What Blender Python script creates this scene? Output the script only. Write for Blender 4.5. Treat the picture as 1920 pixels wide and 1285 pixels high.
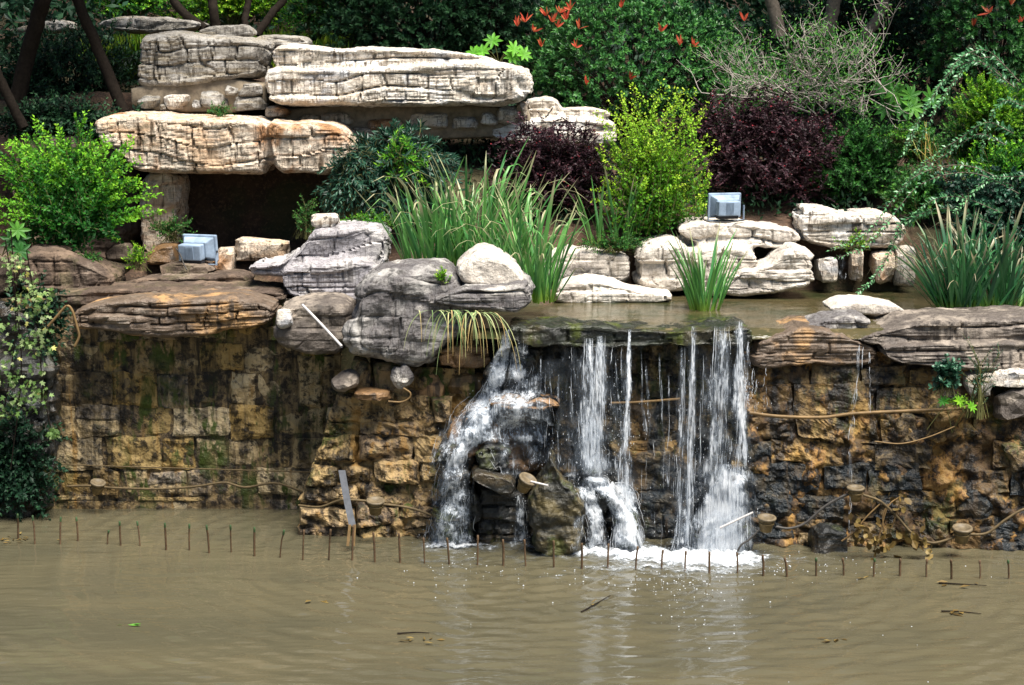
import bpy, bmesh, math, random
import numpy as np
from mathutils import Vector, Matrix, Quaternion
random.seed(7); RNG = np.random.default_rng(7)
for o in list(bpy.data.objects): bpy.data.objects.remove(o)
SC = bpy.context.scene; COL = SC.collection
# ---------------------------------------------------------------- camera
CAMZ, F, TAN = 4.55, 3600.0, 0.1479
TH = math.atan(TAN)
cd = bpy.data.cameras.new('camera'); cam = bpy.data.objects.new('camera', cd); COL.objects.link(cam)
cam.location = (0, 0, CAMZ); cam.rotation_euler = (math.pi/2 - TH, 0, 0)
cd.sensor_width = 36.0; cd.lens = 36.0*F/1920.0; cd.clip_start = 0.1; cd.clip_end = 500
SC.camera = cam
# ---------------------------------------------------------------- sky, sun, exposure
SUN_EL, SUN_AZ = math.radians(66), math.radians(38)      # azimuth: to the right of straight behind the camera
w = bpy.data.worlds.new('World'); SC.world = w; w.use_nodes = True
nt = w.node_tree; nt.nodes.clear()
wo = nt.nodes.new('ShaderNodeOutputWorld'); bg = nt.nodes.new('ShaderNodeBackground'); sk = nt.nodes.new('ShaderNodeTexSky')
sk.sky_type = 'NISHITA'; sk.sun_disc = False; sk.sun_elevation = SUN_EL; sk.sun_rotation = math.pi - SUN_AZ
sk.air_density = 1.0; sk.dust_density = 1.0; sk.ozone_density = 1.0
bg.inputs['Strength'].default_value = 0.05
nt.links.new(sk.outputs[0], bg.inputs[0]); nt.links.new(bg.outputs[0], wo.inputs[0])
sd = bpy.data.lights.new('sun', 'SUN'); sun = bpy.data.objects.new('sun', sd); COL.objects.link(sun)
sd.energy = 5.0; sd.angle = math.radians(32); sd.color = (1.0, 0.955, 0.88)
S = Vector((math.cos(SUN_EL)*math.sin(SUN_AZ), -math.cos(SUN_EL)*math.cos(SUN_AZ), math.sin(SUN_EL)))
sun.rotation_euler = S.to_track_quat('Z', 'Y').to_euler(); sun.location = S*30
SC.view_settings.view_transform = 'Standard'; SC.view_settings.look = 'None'
SC.view_settings.exposure = 1.12; SC.view_settings.gamma = 1.0; SC.view_settings.use_curve_mapping = False
SC.render.engine = 'CYCLES'; SC.render.resolution_x = 1024; SC.render.resolution_y = 685
SC.cycles.max_bounces = 5; SC.cycles.diffuse_bounces = 1; SC.cycles.glossy_bounces = 2; SC.cycles.transmission_bounces = 3; SC.cycles.transparent_max_bounces = 12
# ---------------------------------------------------------------- pixel of the photograph + distance -> point
def at(px, py, Y):
    a = (px-960)/F; b = -(py-642.5)/F
    c, s = math.cos(TH), math.sin(TH)
    dy = c + b*s; dz = -s + b*c
    t = Y/dy
    return Vector((a*t, Y, CAMZ + dz*t))
def on_z(px, py, z=0.0):
    a = (px-960)/F; b = -(py-642.5)/F
    c, s = math.cos(TH), math.sin(TH)
    t = (z-CAMZ)/(-s + b*c)
    return Vector((a*t, (c+b*s)*t, z))
# ---------------------------------------------------------------- noise (numpy)
_r = np.random.default_rng(3); _perm = _r.permutation(256); _perm = np.concatenate([_perm, _perm, _perm])
_g = _r.normal(size=(256, 3)); _g /= np.linalg.norm(_g, axis=1)[:, None]; _g = _g.astype(np.float32)
def pn(P):
    P = np.asarray(P, dtype=np.float32); fl = np.floor(P); f = P-fl; i = fl.astype(np.int64) & 255
    u = f*f*f*(f*(f*6-15)+10); out = 0
    for dx in (0, 1):
        for dy in (0, 1):
            for dz in (0, 1):
                h = _perm[_perm[_perm[(i[:, 0]+dx) & 255]+((i[:, 1]+dy) & 255)]+((i[:, 2]+dz) & 255)]
                d = f-np.array([dx, dy, dz], np.float32)
                wgt = (u[:, 0] if dx else 1-u[:, 0])*(u[:, 1] if dy else 1-u[:, 1])*(u[:, 2] if dz else 1-u[:, 2])
                out = out + wgt*np.einsum('ij,ij->i', _g[h], d)
    return out*1.5
def fbm(P, o=4, lac=2.03, gain=.5):
    a, s, r = 1.0, 1.0, 0
    P = np.asarray(P, np.float32)
    for k in range(o):
        r = r + a*pn(P*s+k*13.7); a *= gain; s *= lac
    return r
def ss(a, b, x):
    t = np.clip((x-a)/(b-a), 0, 1); return t*t*(3-2*t)
# ---------------------------------------------------------------- objects
def mesh_np(name, V, faces, mat=None, smooth=True):
    m = bpy.data.meshes.new(name); m.from_pydata([tuple(v) for v in V], [], faces)
    if smooth: m.polygons.foreach_set('use_smooth', [True]*len(m.polygons))
    if mat: m.materials.append(mat)
    m.update(); return m
def mesh_quads(name, V, Q, mat=None, smooth=True, rnd=None):
    """V (n,3), Q (m,k) arrays, fast"""
    V = np.ascontiguousarray(V, np.float32); Q = np.ascontiguousarray(Q, np.int32); k = Q.shape[1]
    m = bpy.data.meshes.new(name); m.vertices.add(len(V)); m.vertices.foreach_set('co', V.ravel())
    m.loops.add(Q.size); m.loops.foreach_set('vertex_index', Q.ravel())
    m.polygons.add(len(Q)); m.polygons.foreach_set('loop_start', np.arange(0, Q.size, k, dtype=np.int32))
    m.update(calc_edges=True)
    m.polygons.foreach_set('use_smooth', np.full(len(Q), smooth))
    if rnd is not None:
        a = m.attributes.new('rnd', 'FLOAT', 'FACE'); a.data.foreach_set('value', np.ascontiguousarray(rnd, np.float32))
    if mat: m.materials.append(mat)
    m.validate(); return m
def obj(name, data, parent=None, loc=None):
    o = bpy.data.objects.new(name, data); COL.objects.link(o)
    if loc is not None: o.location = loc
    if parent: o.parent = parent
    return o
def tag(o, label, cat, group=None, kind=None):
    o['label'] = label; o['category'] = cat
    if group: o['group'] = group
    if kind: o['kind'] = kind
    return o
def thing(name, label, cat, loc=(0, 0, 0), group=None):
    o = obj(name, None, loc=loc); o.empty_display_size = .1
    return tag(o, label, cat, group)
def rel(o, V):      # world vertices -> local to an unrotated root
    return np.asarray(V, np.float32)-np.array(o.location, np.float32)
def structure(o): o['kind'] = 'structure'; return o
def tubes(lines, sides=5):
    """lines: list of (pts (n,3), radii) -> V, Q"""
    VV, QQ, b = [], [], 0
    an = np.linspace(0, 2*np.pi, sides, endpoint=False); ca, sa = np.cos(an), np.sin(an)
    for p, r in lines:
        p = np.asarray(p, float); n = len(p); r = np.broadcast_to(np.asarray(r, float), (n,))
        t = np.gradient(p, axis=0); t /= np.linalg.norm(t, axis=1)[:, None]+1e-9
        ref = np.array([0.31, .2, 1.0]) if abs(t[:, 2]).mean() < .8 else np.array([1.0, .2, .1])
        s = np.cross(t, ref); s /= np.linalg.norm(s, axis=1)[:, None]+1e-9; q = np.cross(s, t)
        V = p[:, None, :]+r[:, None, None]*(s[:, None, :]*ca[None, :, None]+q[:, None, :]*sa[None, :, None])
        VV.append(V.reshape(-1, 3))
        i = np.arange(n-1)[:, None]*sides; j = np.arange(sides)[None, :]; j2 = (j+1) % sides
        QQ.append((b+np.stack([i+j, i+j2, i+sides+j2, i+sides+j], -1)).reshape(-1, 4)); b += n*sides
    return np.concatenate(VV), np.concatenate(QQ)
def smoothpath(pts, n=24):
    p = np.array(pts, float)
    if len(p) < 3:
        return p[0]+(p[-1]-p[0])*np.linspace(0, 1, n)[:, None]
    t = np.linspace(0, len(p)-1, n); i = np.clip(t.astype(int), 0, len(p)-2); f = (t-i)[:, None]
    q = np.vstack([2*p[0]-p[1], p, 2*p[-1]-p[-2]]); a, b, c, d = q[i], q[i+1], q[i+2], q[i+3]
    return .5*((2*b)+(c-a)*f+(2*a-5*b+4*c-d)*f**2+(3*b-a-3*c+d)*f**3)
def boxbm(bm, cx, cy, cz, sx, sy, sz, tx=1.0, ty=1.0, bev=0):
    """box, top scaled by tx,ty"""
    vs = []
    for z, k in ((-.5, 0), (.5, 1)):
        for x, y in ((-.5, -.5), (.5, -.5), (.5, .5), (-.5, .5)):
            vs.append(bm.verts.new((cx+x*sx*(tx if k else 1), cy+y*sy*(ty if k else 1), cz+z*sz)))
    fs = [(3, 2, 1, 0), (4, 5, 6, 7), (0, 1, 5, 4), (1, 2, 6, 5), (2, 3, 7, 6), (3, 0, 4, 7)]
    ff = [bm.faces.new([vs[i] for i in f]) for f in fs]
    if bev:
        es = list({e for f in ff for e in f.edges})
        bmesh.ops.bevel(bm, geom=es, offset=bev, segments=2, affect='EDGES', profile=.6)
def bm_mesh(bm, name, mat, smooth=False):
    m = bpy.data.meshes.new(name); bmesh.ops.recalc_face_normals(bm, faces=bm.faces); bm.to_mesh(m); bm.free()
    if smooth: m.polygons.foreach_set('use_smooth', [True]*len(m.polygons))
    m.materials.append(mat); return m
# ---------------------------------------------------------------- materials
class NT:
    def __init__(s, name):
        s.m = bpy.data.materials.new(name); s.m.use_nodes = True; s.t = s.m.node_tree; s.t.nodes.clear()
        s.out = s.t.nodes.new('ShaderNodeOutputMaterial')
    def n(s, ty, ins=None, o=0, **pr):
        d = s.t.nodes.new('ShaderNode'+ty)
        for k, v in pr.items(): setattr(d, k, v)
        for k, v in (ins or {}).items():
            i = d.inputs[k]
            if isinstance(v, bpy.types.NodeSocket): s.t.links.new(v, i)
            else: i.default_value = v
        return d.outputs[o] if o is not None else d
    def math(s, op, a, b=0.0, clamp=False): return s.n('Math', {0: a, 1: b}, operation=op, use_clamp=clamp)
    def mix(s, f, a, b, bt='MIX'):
        d = s.t.nodes.new('ShaderNodeMix'); d.data_type = 'RGBA'; d.blend_type = bt
        for i, v in ((0, f), (6, a), (7, b)):
            if isinstance(v, bpy.types.NodeSocket): s.t.links.new(v, d.inputs[i])
            else: d.inputs[i].default_value = v if i == 0 else (*v[:3], 1)
        return d.outputs[2]
    def ramp(s, f, stops, interp='LINEAR'):
        d = s.t.nodes.new('ShaderNodeValToRGB'); d.color_ramp.interpolation = interp; e = d.color_ramp.elements
        while len(e) < len(stops): e.new(.5)
        for k, (p, c) in enumerate(stops):
            e[k].position = p; e[k].color = (c, c, c, 1) if not isinstance(c, tuple) else (*c, 1)
        s.t.links.new(f, d.inputs[0]); return d.outputs[0]
    def step(s, f, a, b): return s.n('MapRange', {0: f, 1: a, 2: b}, interpolation_type='SMOOTHSTEP')
    def scale(s, co, sc): return s.n('VectorMath', {0: co, 1: sc}, operation='MULTIPLY')
    def noise(s, co, sc, det=4.0, rough=.55, dist=0.0, o=0): return s.n('TexNoise', {'Vector': co, 'Scale': sc, 'Detail': det, 'Roughness': rough, 'Distortion': dist}, o=o)
    def surf(s, sh): s.t.links.new(sh, s.out.inputs[0]); return s.m
def rndco(k):
    co = k.n('TexCoord', o=3); r = k.n('ObjectInfo', o=5)
    return k.n('VectorMath', {0: co, 1: k.math('MULTIPLY', r, 40.0)}, operation='ADD'), r
def rock_mat(name, ca, cb, cs, stain=(.05, .03, .015), st=.55, band=(.3, .2, .1), bandamt=.35, rough=.85, moss=0.0, crack=.7, sz=1.0, wet=0.0, grain=1.0):
    """ca light, cb darker patch, cs cool/other patch, stain colour of runs, band = colour of strata"""
    k = NT(name); co, r = rndco(k)
    n1 = k.noise(co, 1.7*sz, 4, .62, .3)
    c = k.mix(k.step(n1, .38, .52), ca, cb); c = k.mix(k.step(n1, .55, .70), c, cs)
    lay = k.noise(k.scale(co, (.8, .8, 9.0)), 2.6*sz, 4, .65)
    c = k.mix(k.math('MULTIPLY', k.step(lay, .48, .66), bandamt), c, band)
    run = k.noise(k.scale(co, (9, 9, .55)), 1.25*sz, 4, .68)
    f = k.math('MULTIPLY', k.math('MULTIPLY', k.step(run, .50, .64), k.step(n1, .62, .40)), st)
    c = k.mix(f, c, stain)
    # hairline joints: the ridges of noise drawn out in height
    hair = k.math('SUBTRACT', 1.0, k.step(k.math('ABSOLUTE', k.math('SUBTRACT', run, .47)), .006, .024))
    hair2 = k.math('SUBTRACT', 1.0, k.step(k.math('ABSOLUTE', k.math('SUBTRACT', lay, .44)), .004, .020))
    hair = k.math('MULTIPLY', k.math('MAXIMUM', hair, hair2), k.step(n1, .36, .50))
    c = k.mix(k.math('MULTIPLY', hair, crack), c, (.03, .022, .016))
    blot = k.noise(co, 11.0*sz, 5, .74)
    c = k.mix(k.math('MULTIPLY', k.step(blot, .54, .70), .5), c, stain)
    c = k.mix(.30*grain, c, k.ramp(blot, [(.3, .2), (.7, .95)]), 'OVERLAY')
    if moss:
        mo = k.math('MULTIPLY', k.step(k.noise(co, 2.4, 4, .7), .52, .64), moss)
        c = k.mix(mo, c, (.07, .085, .015))
    b = k.n('Bump', {'Height': blot, 'Strength': .9, 'Distance': .03})
    ro = rough if not wet else k.math('SUBTRACT', rough, k.math('MULTIPLY', k.step(n1, .35, .6), wet))
    return k.surf(k.n('BsdfPrincipled', {'Base Color': c, 'Roughness': ro, 'Normal': b, 'Specular IOR Level': .15 if not wet else .4}))
def wall_mat(name, cols, dark=(.006, .005, .004), darkamt=.75, rough=.75, wet=.3, moss=.6, run=1.0, blue=0.0, blk=0.0):
    """rock-faced blocks: hue by stone, runs of algae and mineral in place"""
    k = NT(name); co, r = rndco(k); pos = k.n('NewGeometry', o=0)
    c = k.ramp(r, [(i/(len(cols)-1), x) for i, x in enumerate(cols)])
    n2 = k.noise(pos, 8, 5, .74, .2)
    c = k.mix(k.step(n2, .40, .54), k.mix(.40, c, (.42, .29, .12)), c)
    big = k.noise(pos, 1.5, 3, .6)
    c = k.mix(k.math('MULTIPLY', k.step(n2, .47, .60), darkamt), c, dark)
    rn = k.noise(k.scale(pos, (5.5, 5.5, .5)), 1.0, 5, .68)
    c = k.mix(k.math('MULTIPLY', k.step(rn, .49, .62), .88*run), c, dark)
    c = k.mix(k.math('MULTIPLY', k.math('MULTIPLY', k.step(rn, .46, .38), k.step(big, .4, .55)), .55), c, (.30, .155, .03))
    mo = k.math('MULTIPLY', k.math('MULTIPLY', k.step(k.noise(k.scale(pos, (3.4, 3.4, 1.0)), 1.5, 4, .72), .50, .60), k.step(big, .60, .42)), moss)
    c = k.mix(mo, c, (.045, .065, .008))
    if blk:
        c = k.mix(k.math('MULTIPLY', k.step(k.noise(pos, 2.6, 4, .65), .44, .54), blk), c, (.010, .010, .010))
    if blue:
        c = k.mix(k.math('MULTIPLY', k.step(big, .4, .55), blue), c, (.011, .016, .020))
    b = k.n('Bump', {'Height': n2, 'Strength': 1.0, 'Distance': .05})
    ro = k.math('SUBTRACT', rough, k.math('MULTIPLY', k.step(rn, .42, .58), wet))
    return k.surf(k.n('BsdfPrincipled', {'Base Color': c, 'Roughness': ro, 'Normal': b, 'Specular IOR Level': .3}))
def leaf_mat(name, stops, rough=.5, trans=.28, spec=.2, dry=None):
    k = NT(name); a = k.n('Attribute', o=2, attribute_name='rnd', attribute_type='GEOMETRY')
    c = k.ramp(a, stops)
    pos = k.n('NewGeometry', o=0)
    c = k.mix(.35, c, k.ramp(k.noise(pos, 9, 2), [(.3, .2), (.7, .85)]), 'OVERLAY')
    p = k.n('BsdfPrincipled', {'Base Color': c, 'Roughness': rough, 'Specular IOR Level': spec})
    t = k.n('BsdfTranslucent', {'Color': k.mix(.5, c, (.5, .6, .05), 'MULTIPLY') if False else c})
    return k.surf(k.n('MixShader', {0: trans, 1: p, 2: t}))
def plain(name, c, rough=.5, metal=0.0, var=.25, sc=20, bump=.15, spec=.3):
    k = NT(name); co, r = rndco(k); n = k.noise(co, sc, 5, .65)
    cc = k.mix(var, c, k.ramp(n, [(.3, .1), (.7, .9)]), 'OVERLAY')
    b = k.n('Bump', {'Height': n, 'Strength': bump, 'Distance': .01})
    return k.surf(k.n('BsdfPrincipled', {'Base Color': cc, 'Roughness': rough, 'Metallic': metal, 'Normal': b, 'Specular IOR Level': spec}))

M = {}
M['pale'] = rock_mat('limestone_pale', (.76, .72, .66), (.62, .55, .46), (.44, .44, .45), stain=(.07, .045, .025), st=.9, band=(.36, .24, .14), bandamt=.4)
M['grey'] = rock_mat('limestone_grey', (.36, .34, .31), (.26, .24, .21), (.46, .44, .42), stain=(.05, .04, .03), st=.7, band=(.28, .21, .10), bandamt=.4)
M['brown'] = rock_mat('limestone_brown', (.54, .39, .26), (.62, .52, .41), (.36, .19, .09), stain=(.04, .024, .012), st=1.0, band=(.30, .16, .08), bandamt=.5)
M['purple'] = rock_mat('limestone_slate', (.36, .34, .315), (.14, .13, .128), (.58, .54, .48), stain=(.02, .018, .016), st=.8, band=(.08, .07, .07), bandamt=.65, crack=.6)
M['mauve'] = rock_mat('limestone_mauve', (.52, .49, .47), (.33, .31, .32), (.66, .62, .57), stain=(.06, .05, .045), st=.7, band=(.22, .20, .21), bandamt=.5, crack=.6)
M['dome'] = rock_mat('limestone_dome', (.68, .62, .54), (.56, .50, .43), (.42, .37, .33), stain=(.12, .09, .06), st=.6, band=(.38, .33, .28), bandamt=.3, crack=.3)
M['ochre'] = rock_mat('sandstone_ochre', (.27, .155, .07), (.16, .09, .04), (.10, .085, .07), stain=(.018, .014, .01), st=.85, band=(.10, .05, .02), bandamt=.65, rough=.6, wet=.25, moss=.15, crack=.3)
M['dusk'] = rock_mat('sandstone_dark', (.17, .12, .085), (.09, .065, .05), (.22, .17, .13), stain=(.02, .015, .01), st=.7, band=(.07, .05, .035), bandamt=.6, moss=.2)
M['wet'] = rock_mat('wet_black_rock', (.045, .045, .04), (.02, .022, .022), (.06, .045, .025), stain=(.01, .01, .01), st=.6, band=(.10, .06, .02), bandamt=.25, rough=.42, wet=.22, moss=.55, crack=.2)
M['lip'] = rock_mat('mossy_lip', (.035, .04, .03), (.02, .02, .016), (.06, .05, .025), stain=(.01, .01, .008), st=.6, band=(.04, .05, .02), bandamt=.3, rough=.4, wet=.25, moss=.9, crack=.1)
M['slab'] = rock_mat('weathered_slab', (.27, .225, .18), (.11, .09, .075), (.40, .335, .27), stain=(.018, .014, .012), st=.8, band=(.06, .048, .04), bandamt=.65, crack=.5, rough=.75, wet=.15)
M['ledge'] = rock_mat('tan_ledge', (.36, .21, .09), (.14, .10, .07), (.22, .18, .14), stain=(.015, .012, .01), st=.85, band=(.06, .04, .025), bandamt=.65, rough=.65, wet=.2, crack=.4)
M['cave_shade'] = rock_mat('shaded_cave_rock', (.07, .05, .035), (.03, .022, .016), (.10, .07, .05), stain=(.008, .006, .005), st=.7, band=(.02, .015, .01), bandamt=.6)  # near black, so the hollow's shade sits in the rock colour
M['wall_left'] = wall_mat('block_wall', [(.32, .20, .065), (.60, .48, .30), (.19, .12, .045), (.42, .27, .085), (.30, .25, .20), (.15, .10, .045), (.52, .39, .22), (.36, .24, .08)], darkamt=.88, moss=1.0, run=.8)
M['wall_pier'] = wall_mat('pier_stone', [(.27, .17, .07), (.36, .25, .13), (.19, .13, .08), (.32, .21, .075), (.22, .17, .12)], darkamt=.9, moss=.9, run=.85)
M['wall_wet'] = wall_mat('wet_stone', [(.035, .025, .014), (.018, .016, .013), (.06, .038, .016), (.02, .02, .017)], darkamt=.8, moss=.3, wet=.32, rough=.48, blue=.8)
M['wall_right'] = wall_mat('rubble_stone', [(.32, .17, .045), (.11, .08, .05), (.42, .24, .065), (.18, .11, .04), (.09, .07, .05), (.36, .21, .06)], darkamt=.9, moss=.6, wet=.45, blk=.55)
M['mortar'] = wall_mat('old_mortar', [(.13, .09, .05), (.16, .11, .06)], darkamt=.85, moss=.9)
M['face'] = wall_mat('rough_face', [(.24, .12, .035), (.30, .15, .045)], darkamt=.95, moss=.6, wet=.45, blk=.75)
M['mortar_up'] = plain('dry_mortar', (.25, .20, .14), .95, var=.5, sc=14, bump=.6)
# ================================================================ terrain and water
def ground_z(x, y):
    x = np.asarray(x, float); y = np.asarray(y, float)
    zr = 1.80+ss(20.85, 21.15, y)*.85 + np.clip(y-21.1, 0, 6)*.27
    zl = 2.12+ss(20.1, 20.6, y)*.28+ss(22.2, 22.5, y)*1.15+ss(22.6, 23.3, y)*.55+ss(23.6, 25, y)*.35
    zm = 1.95+ss(19.0, 20.4, y)*.35+ss(20.6, 22.3, y)*1.0+ss(22.6, 24, y)*.5
    a = ss(-2.3, -1.2, x); b = ss(-.2, 1.2, x)
    z = zl*(1-a)+zm*a; z = z*(1-b)+zr*b
    z = z+np.clip(y-26.5, 0, 60)*.30*np.clip((y-26.5)/6, 0, 1)
    P = np.stack([x*.9, y*.9, x*0], -1).reshape(-1, 3)
    z = z+(fbm(P, 4)*.09).reshape(x.shape)*ss(20.6, 21.2, y)
    front = np.where(x < -1.5, 19.45, 18.75)
    return np.where(y < front, -1.2, z)
def gz(x, y): return float(ground_z(np.array([x]), np.array([y]))[0])
k = NT('soil'); pos = k.n('NewGeometry', o=0); n1 = k.noise(pos, 3, 6, .65); n2 = k.noise(pos, 26, 5, .7)
c = k.mix(k.step(n1, .4, .6), (.085, .048, .028), (.05, .03, .018)); c = k.mix(k.step(n2, .5, .68), c, (.17, .10, .06))
c = k.mix(k.math('MULTIPLY', k.step(k.noise(pos, 1.1, 4), .5, .62), .5), c, (.045, .06, .018))
M['soil'] = k.surf(k.n('BsdfPrincipled', {'Base Color': c, 'Roughness': .95, 'Normal': k.n('Bump', {'Height': n2, 'Strength': .8, 'Distance': .04})}))
xs = np.concatenate([np.linspace(-60, -9, 16)[:-1], np.linspace(-9, 9, 150), np.linspace(9, 60, 16)[1:]])
ys = np.concatenate([np.linspace(-60, 18.3, 12)[:-1], np.linspace(18.3, 27, 110), np.linspace(27, 90, 40)[1:]])
X, Yg = np.meshgrid(xs, ys); Z = ground_z(X, Yg); nx, ny = len(xs), len(ys)
ii = (np.arange(ny-1)[:, None]*nx+np.arange(nx-1)[None, :]).ravel()
structure(obj('ground', mesh_quads('ground', np.stack([X.ravel(), Yg.ravel(), Z.ravel()], -1), np.stack([ii, ii+1, ii+nx+1, ii+nx], -1), M['soil'])))

# lower pond: muddy water, real ripples
k = NT('muddy_water'); pos = k.n('NewGeometry', o=0)
c = k.mix(k.step(k.noise(k.scale(pos, (.35, .9, 1)), 1.0, 4), .35, .65), (.092, .080, .047), (.072, .065, .040))
b = k.n('Bump', {'Height': k.noise(k.scale(pos, (2.0, 7.0, 1)), 2.2, 3, .5), 'Strength': .10, 'Distance': .03})
M['pond'] = k.surf(k.n('BsdfPrincipled', {'Base Color': c, 'Roughness': .045, 'IOR': 1.42, 'Specular IOR Level': .5, 'Normal': b}))
def pond_h(x, y):
    h = 0*x
    fall = np.exp(-((x-.9)/2.6)**2)                                   # stirred up near the fall
    for (sx, sy, wl, a) in ((.2, 17.4, .27, .005), (1.75, 17.4, .23, .0045), (-.55, 17.5, .21, .004), (1.0, 17.3, .17, .0012), (3.3, 17.3, .2, .0012)):
        d = np.hypot(x-sx, y-sy); h = h+a*np.exp(-d/4.2)*np.sin(2*np.pi*d/wl+pn(np.stack([x*.8, y*.8, x*0+sx], -1))*2.2)
    P = np.stack([x*1.1, y*3.4, x*0], -1)
    h = h+.0045*fbm(P, 3)+.0034*fbm(P*np.array([2.2, 2.6, 1])+9, 3)
    h = h+.0011*fbm(P*np.array([3.2, 6.0, 1])+21, 2)
    near = np.exp(-np.clip(17.45-y, 0, 9)/.8)*fall
    h = h+near*.018*fbm(np.stack([x*7, y*9, x*0+5], -1), 3)
    return h
xs = np.concatenate([np.linspace(-40, -5.2, 12)[:-1], np.linspace(-5.2, 5.2, 400), np.linspace(5.2, 40, 12)[1:]])
ys = np.concatenate([np.linspace(-30, 13.2, 14)[:-1], np.linspace(13.2, 19.8, 340)])
X, Yg = np.meshgrid(xs, ys); nx, ny = len(xs), len(ys); H = pond_h(X.ravel(), Yg.ravel())
H = H*((abs(X.ravel()) < 5.3) & (Yg.ravel() > 13.1))
ii = (np.arange(ny-1)[:, None]*nx+np.arange(nx-1)[None, :]).ravel()
structure(obj('pond_water', mesh_quads('pond_water', np.stack([X.ravel(), Yg.ravel(), H], -1), np.stack([ii, ii+1, ii+nx+1, ii+nx], -1), M['pond'])))

# upper pool, running over the lip
k = NT('pool_water'); pos = k.n('NewGeometry', o=0)
c = k.mix(k.step(k.noise(pos, 2.2, 5, .6), .4, .62), (.075, .06, .028), (.035, .04, .016))
c = k.mix(k.step(k.noise(pos, 11, 4, .6), .56, .68), c, (.13, .10, .05))
b = k.n('Bump', {'Height': k.noise(k.scale(pos, (1.6, 5, 1)), 4, 3, .6), 'Strength': .22, 'Distance': .03})
M['pool'] = k.surf(k.n('BsdfPrincipled', {'Base Color': c, 'Roughness': .09, 'IOR': 1.33, 'Normal': b}))
POOLZ = 2.03
xs = np.linspace(-.35, 5.6, 120); ys = np.linspace(17.82, 21.2, 70); X, Yg = np.meshgrid(xs, ys)
Z = POOLZ+.006*fbm(np.stack([X.ravel()*2, Yg.ravel()*5, X.ravel()*0], -1), 3)-.10*(1-ss(17.78, 18.0, Yg.ravel()))**2
nx, ny = 120, 70; ii = (np.arange(ny-1)[:, None]*nx+np.arange(nx-1)[None, :]).ravel()
structure(obj('pool_water', mesh_quads('pool_water', np.stack([X.ravel(), Yg.ravel(), Z], -1), np.stack([ii, ii+1, ii+nx+1, ii+nx], -1), M['pool'])))

# ================================================================ rocks
def chaikin(p, n=2):
    p = np.array(p, float)
    for _ in range(n):
        q = np.roll(p, -1, 0); p = np.stack([.75*p+.25*q, .25*p+.75*q], 1).reshape(-1, 2)
    return p
def loft(outline, Yf, depth, e=.42, tilt=0.0, M_=72, R_=17):
    """outline in photo pixels; a boulder of that outline at distance Yf, `depth` metres deep"""
    o = chaikin(outline, 1); Ym = Yf+.3*depth
    w = np.array([at(a, b, Ym) for a, b in o]); o = w[:, [0, 2]]
    seg = np.linalg.norm(np.roll(o, -1, 0)-o, axis=1); s = np.concatenate([[0], np.cumsum(seg)]); oc = np.vstack([o, o[:1]])
    t = np.linspace(0, s[-1], M_, endpoint=False); q = np.stack([np.interp(t, s, oc[:, i]) for i in (0, 1)], -1)
    mn, mx = q.min(0), q.max(0); cen = q.mean(0); W, H = mx-mn
    if W > H: c = np.stack([np.clip(q[:, 0], mn[0]+.42*H, max(mx[0]-.42*H, mn[0]+.42*H)), np.full(M_, cen[1])], -1)
    else: c = np.stack([np.full(M_, cen[0]), np.clip(q[:, 1], mn[1]+.42*W, max(mx[1]-.42*W, mn[1]+.42*W))], -1)
    V = []
    for ph in np.linspace(-np.pi/2, np.pi/2, R_):
        sc = max(math.cos(ph), 0)**(e*.62); d = math.copysign(abs(math.sin(ph))**.62, ph)
        sc = max(sc, .03); xz = c+(q-c)*sc; y = Yf+depth*.5*(1+d)
        V.append(np.stack([xz[:, 0], np.full(M_, y)+tilt*(xz[:, 1]-cen[1]), xz[:, 1]], -1))
    V = np.concatenate(V); fs = []
    for r in range(R_-1):
        for j in range(M_):
            j2 = (j+1) % M_; fs.append((r*M_+j, r*M_+j2, (r+1)*M_+j2, (r+1)*M_+j))
    fs.append(tuple(range(M_-1, -1, -1))); fs.append(tuple((R_-1)*M_+j for j in range(M_)))
    return V, fs
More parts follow.
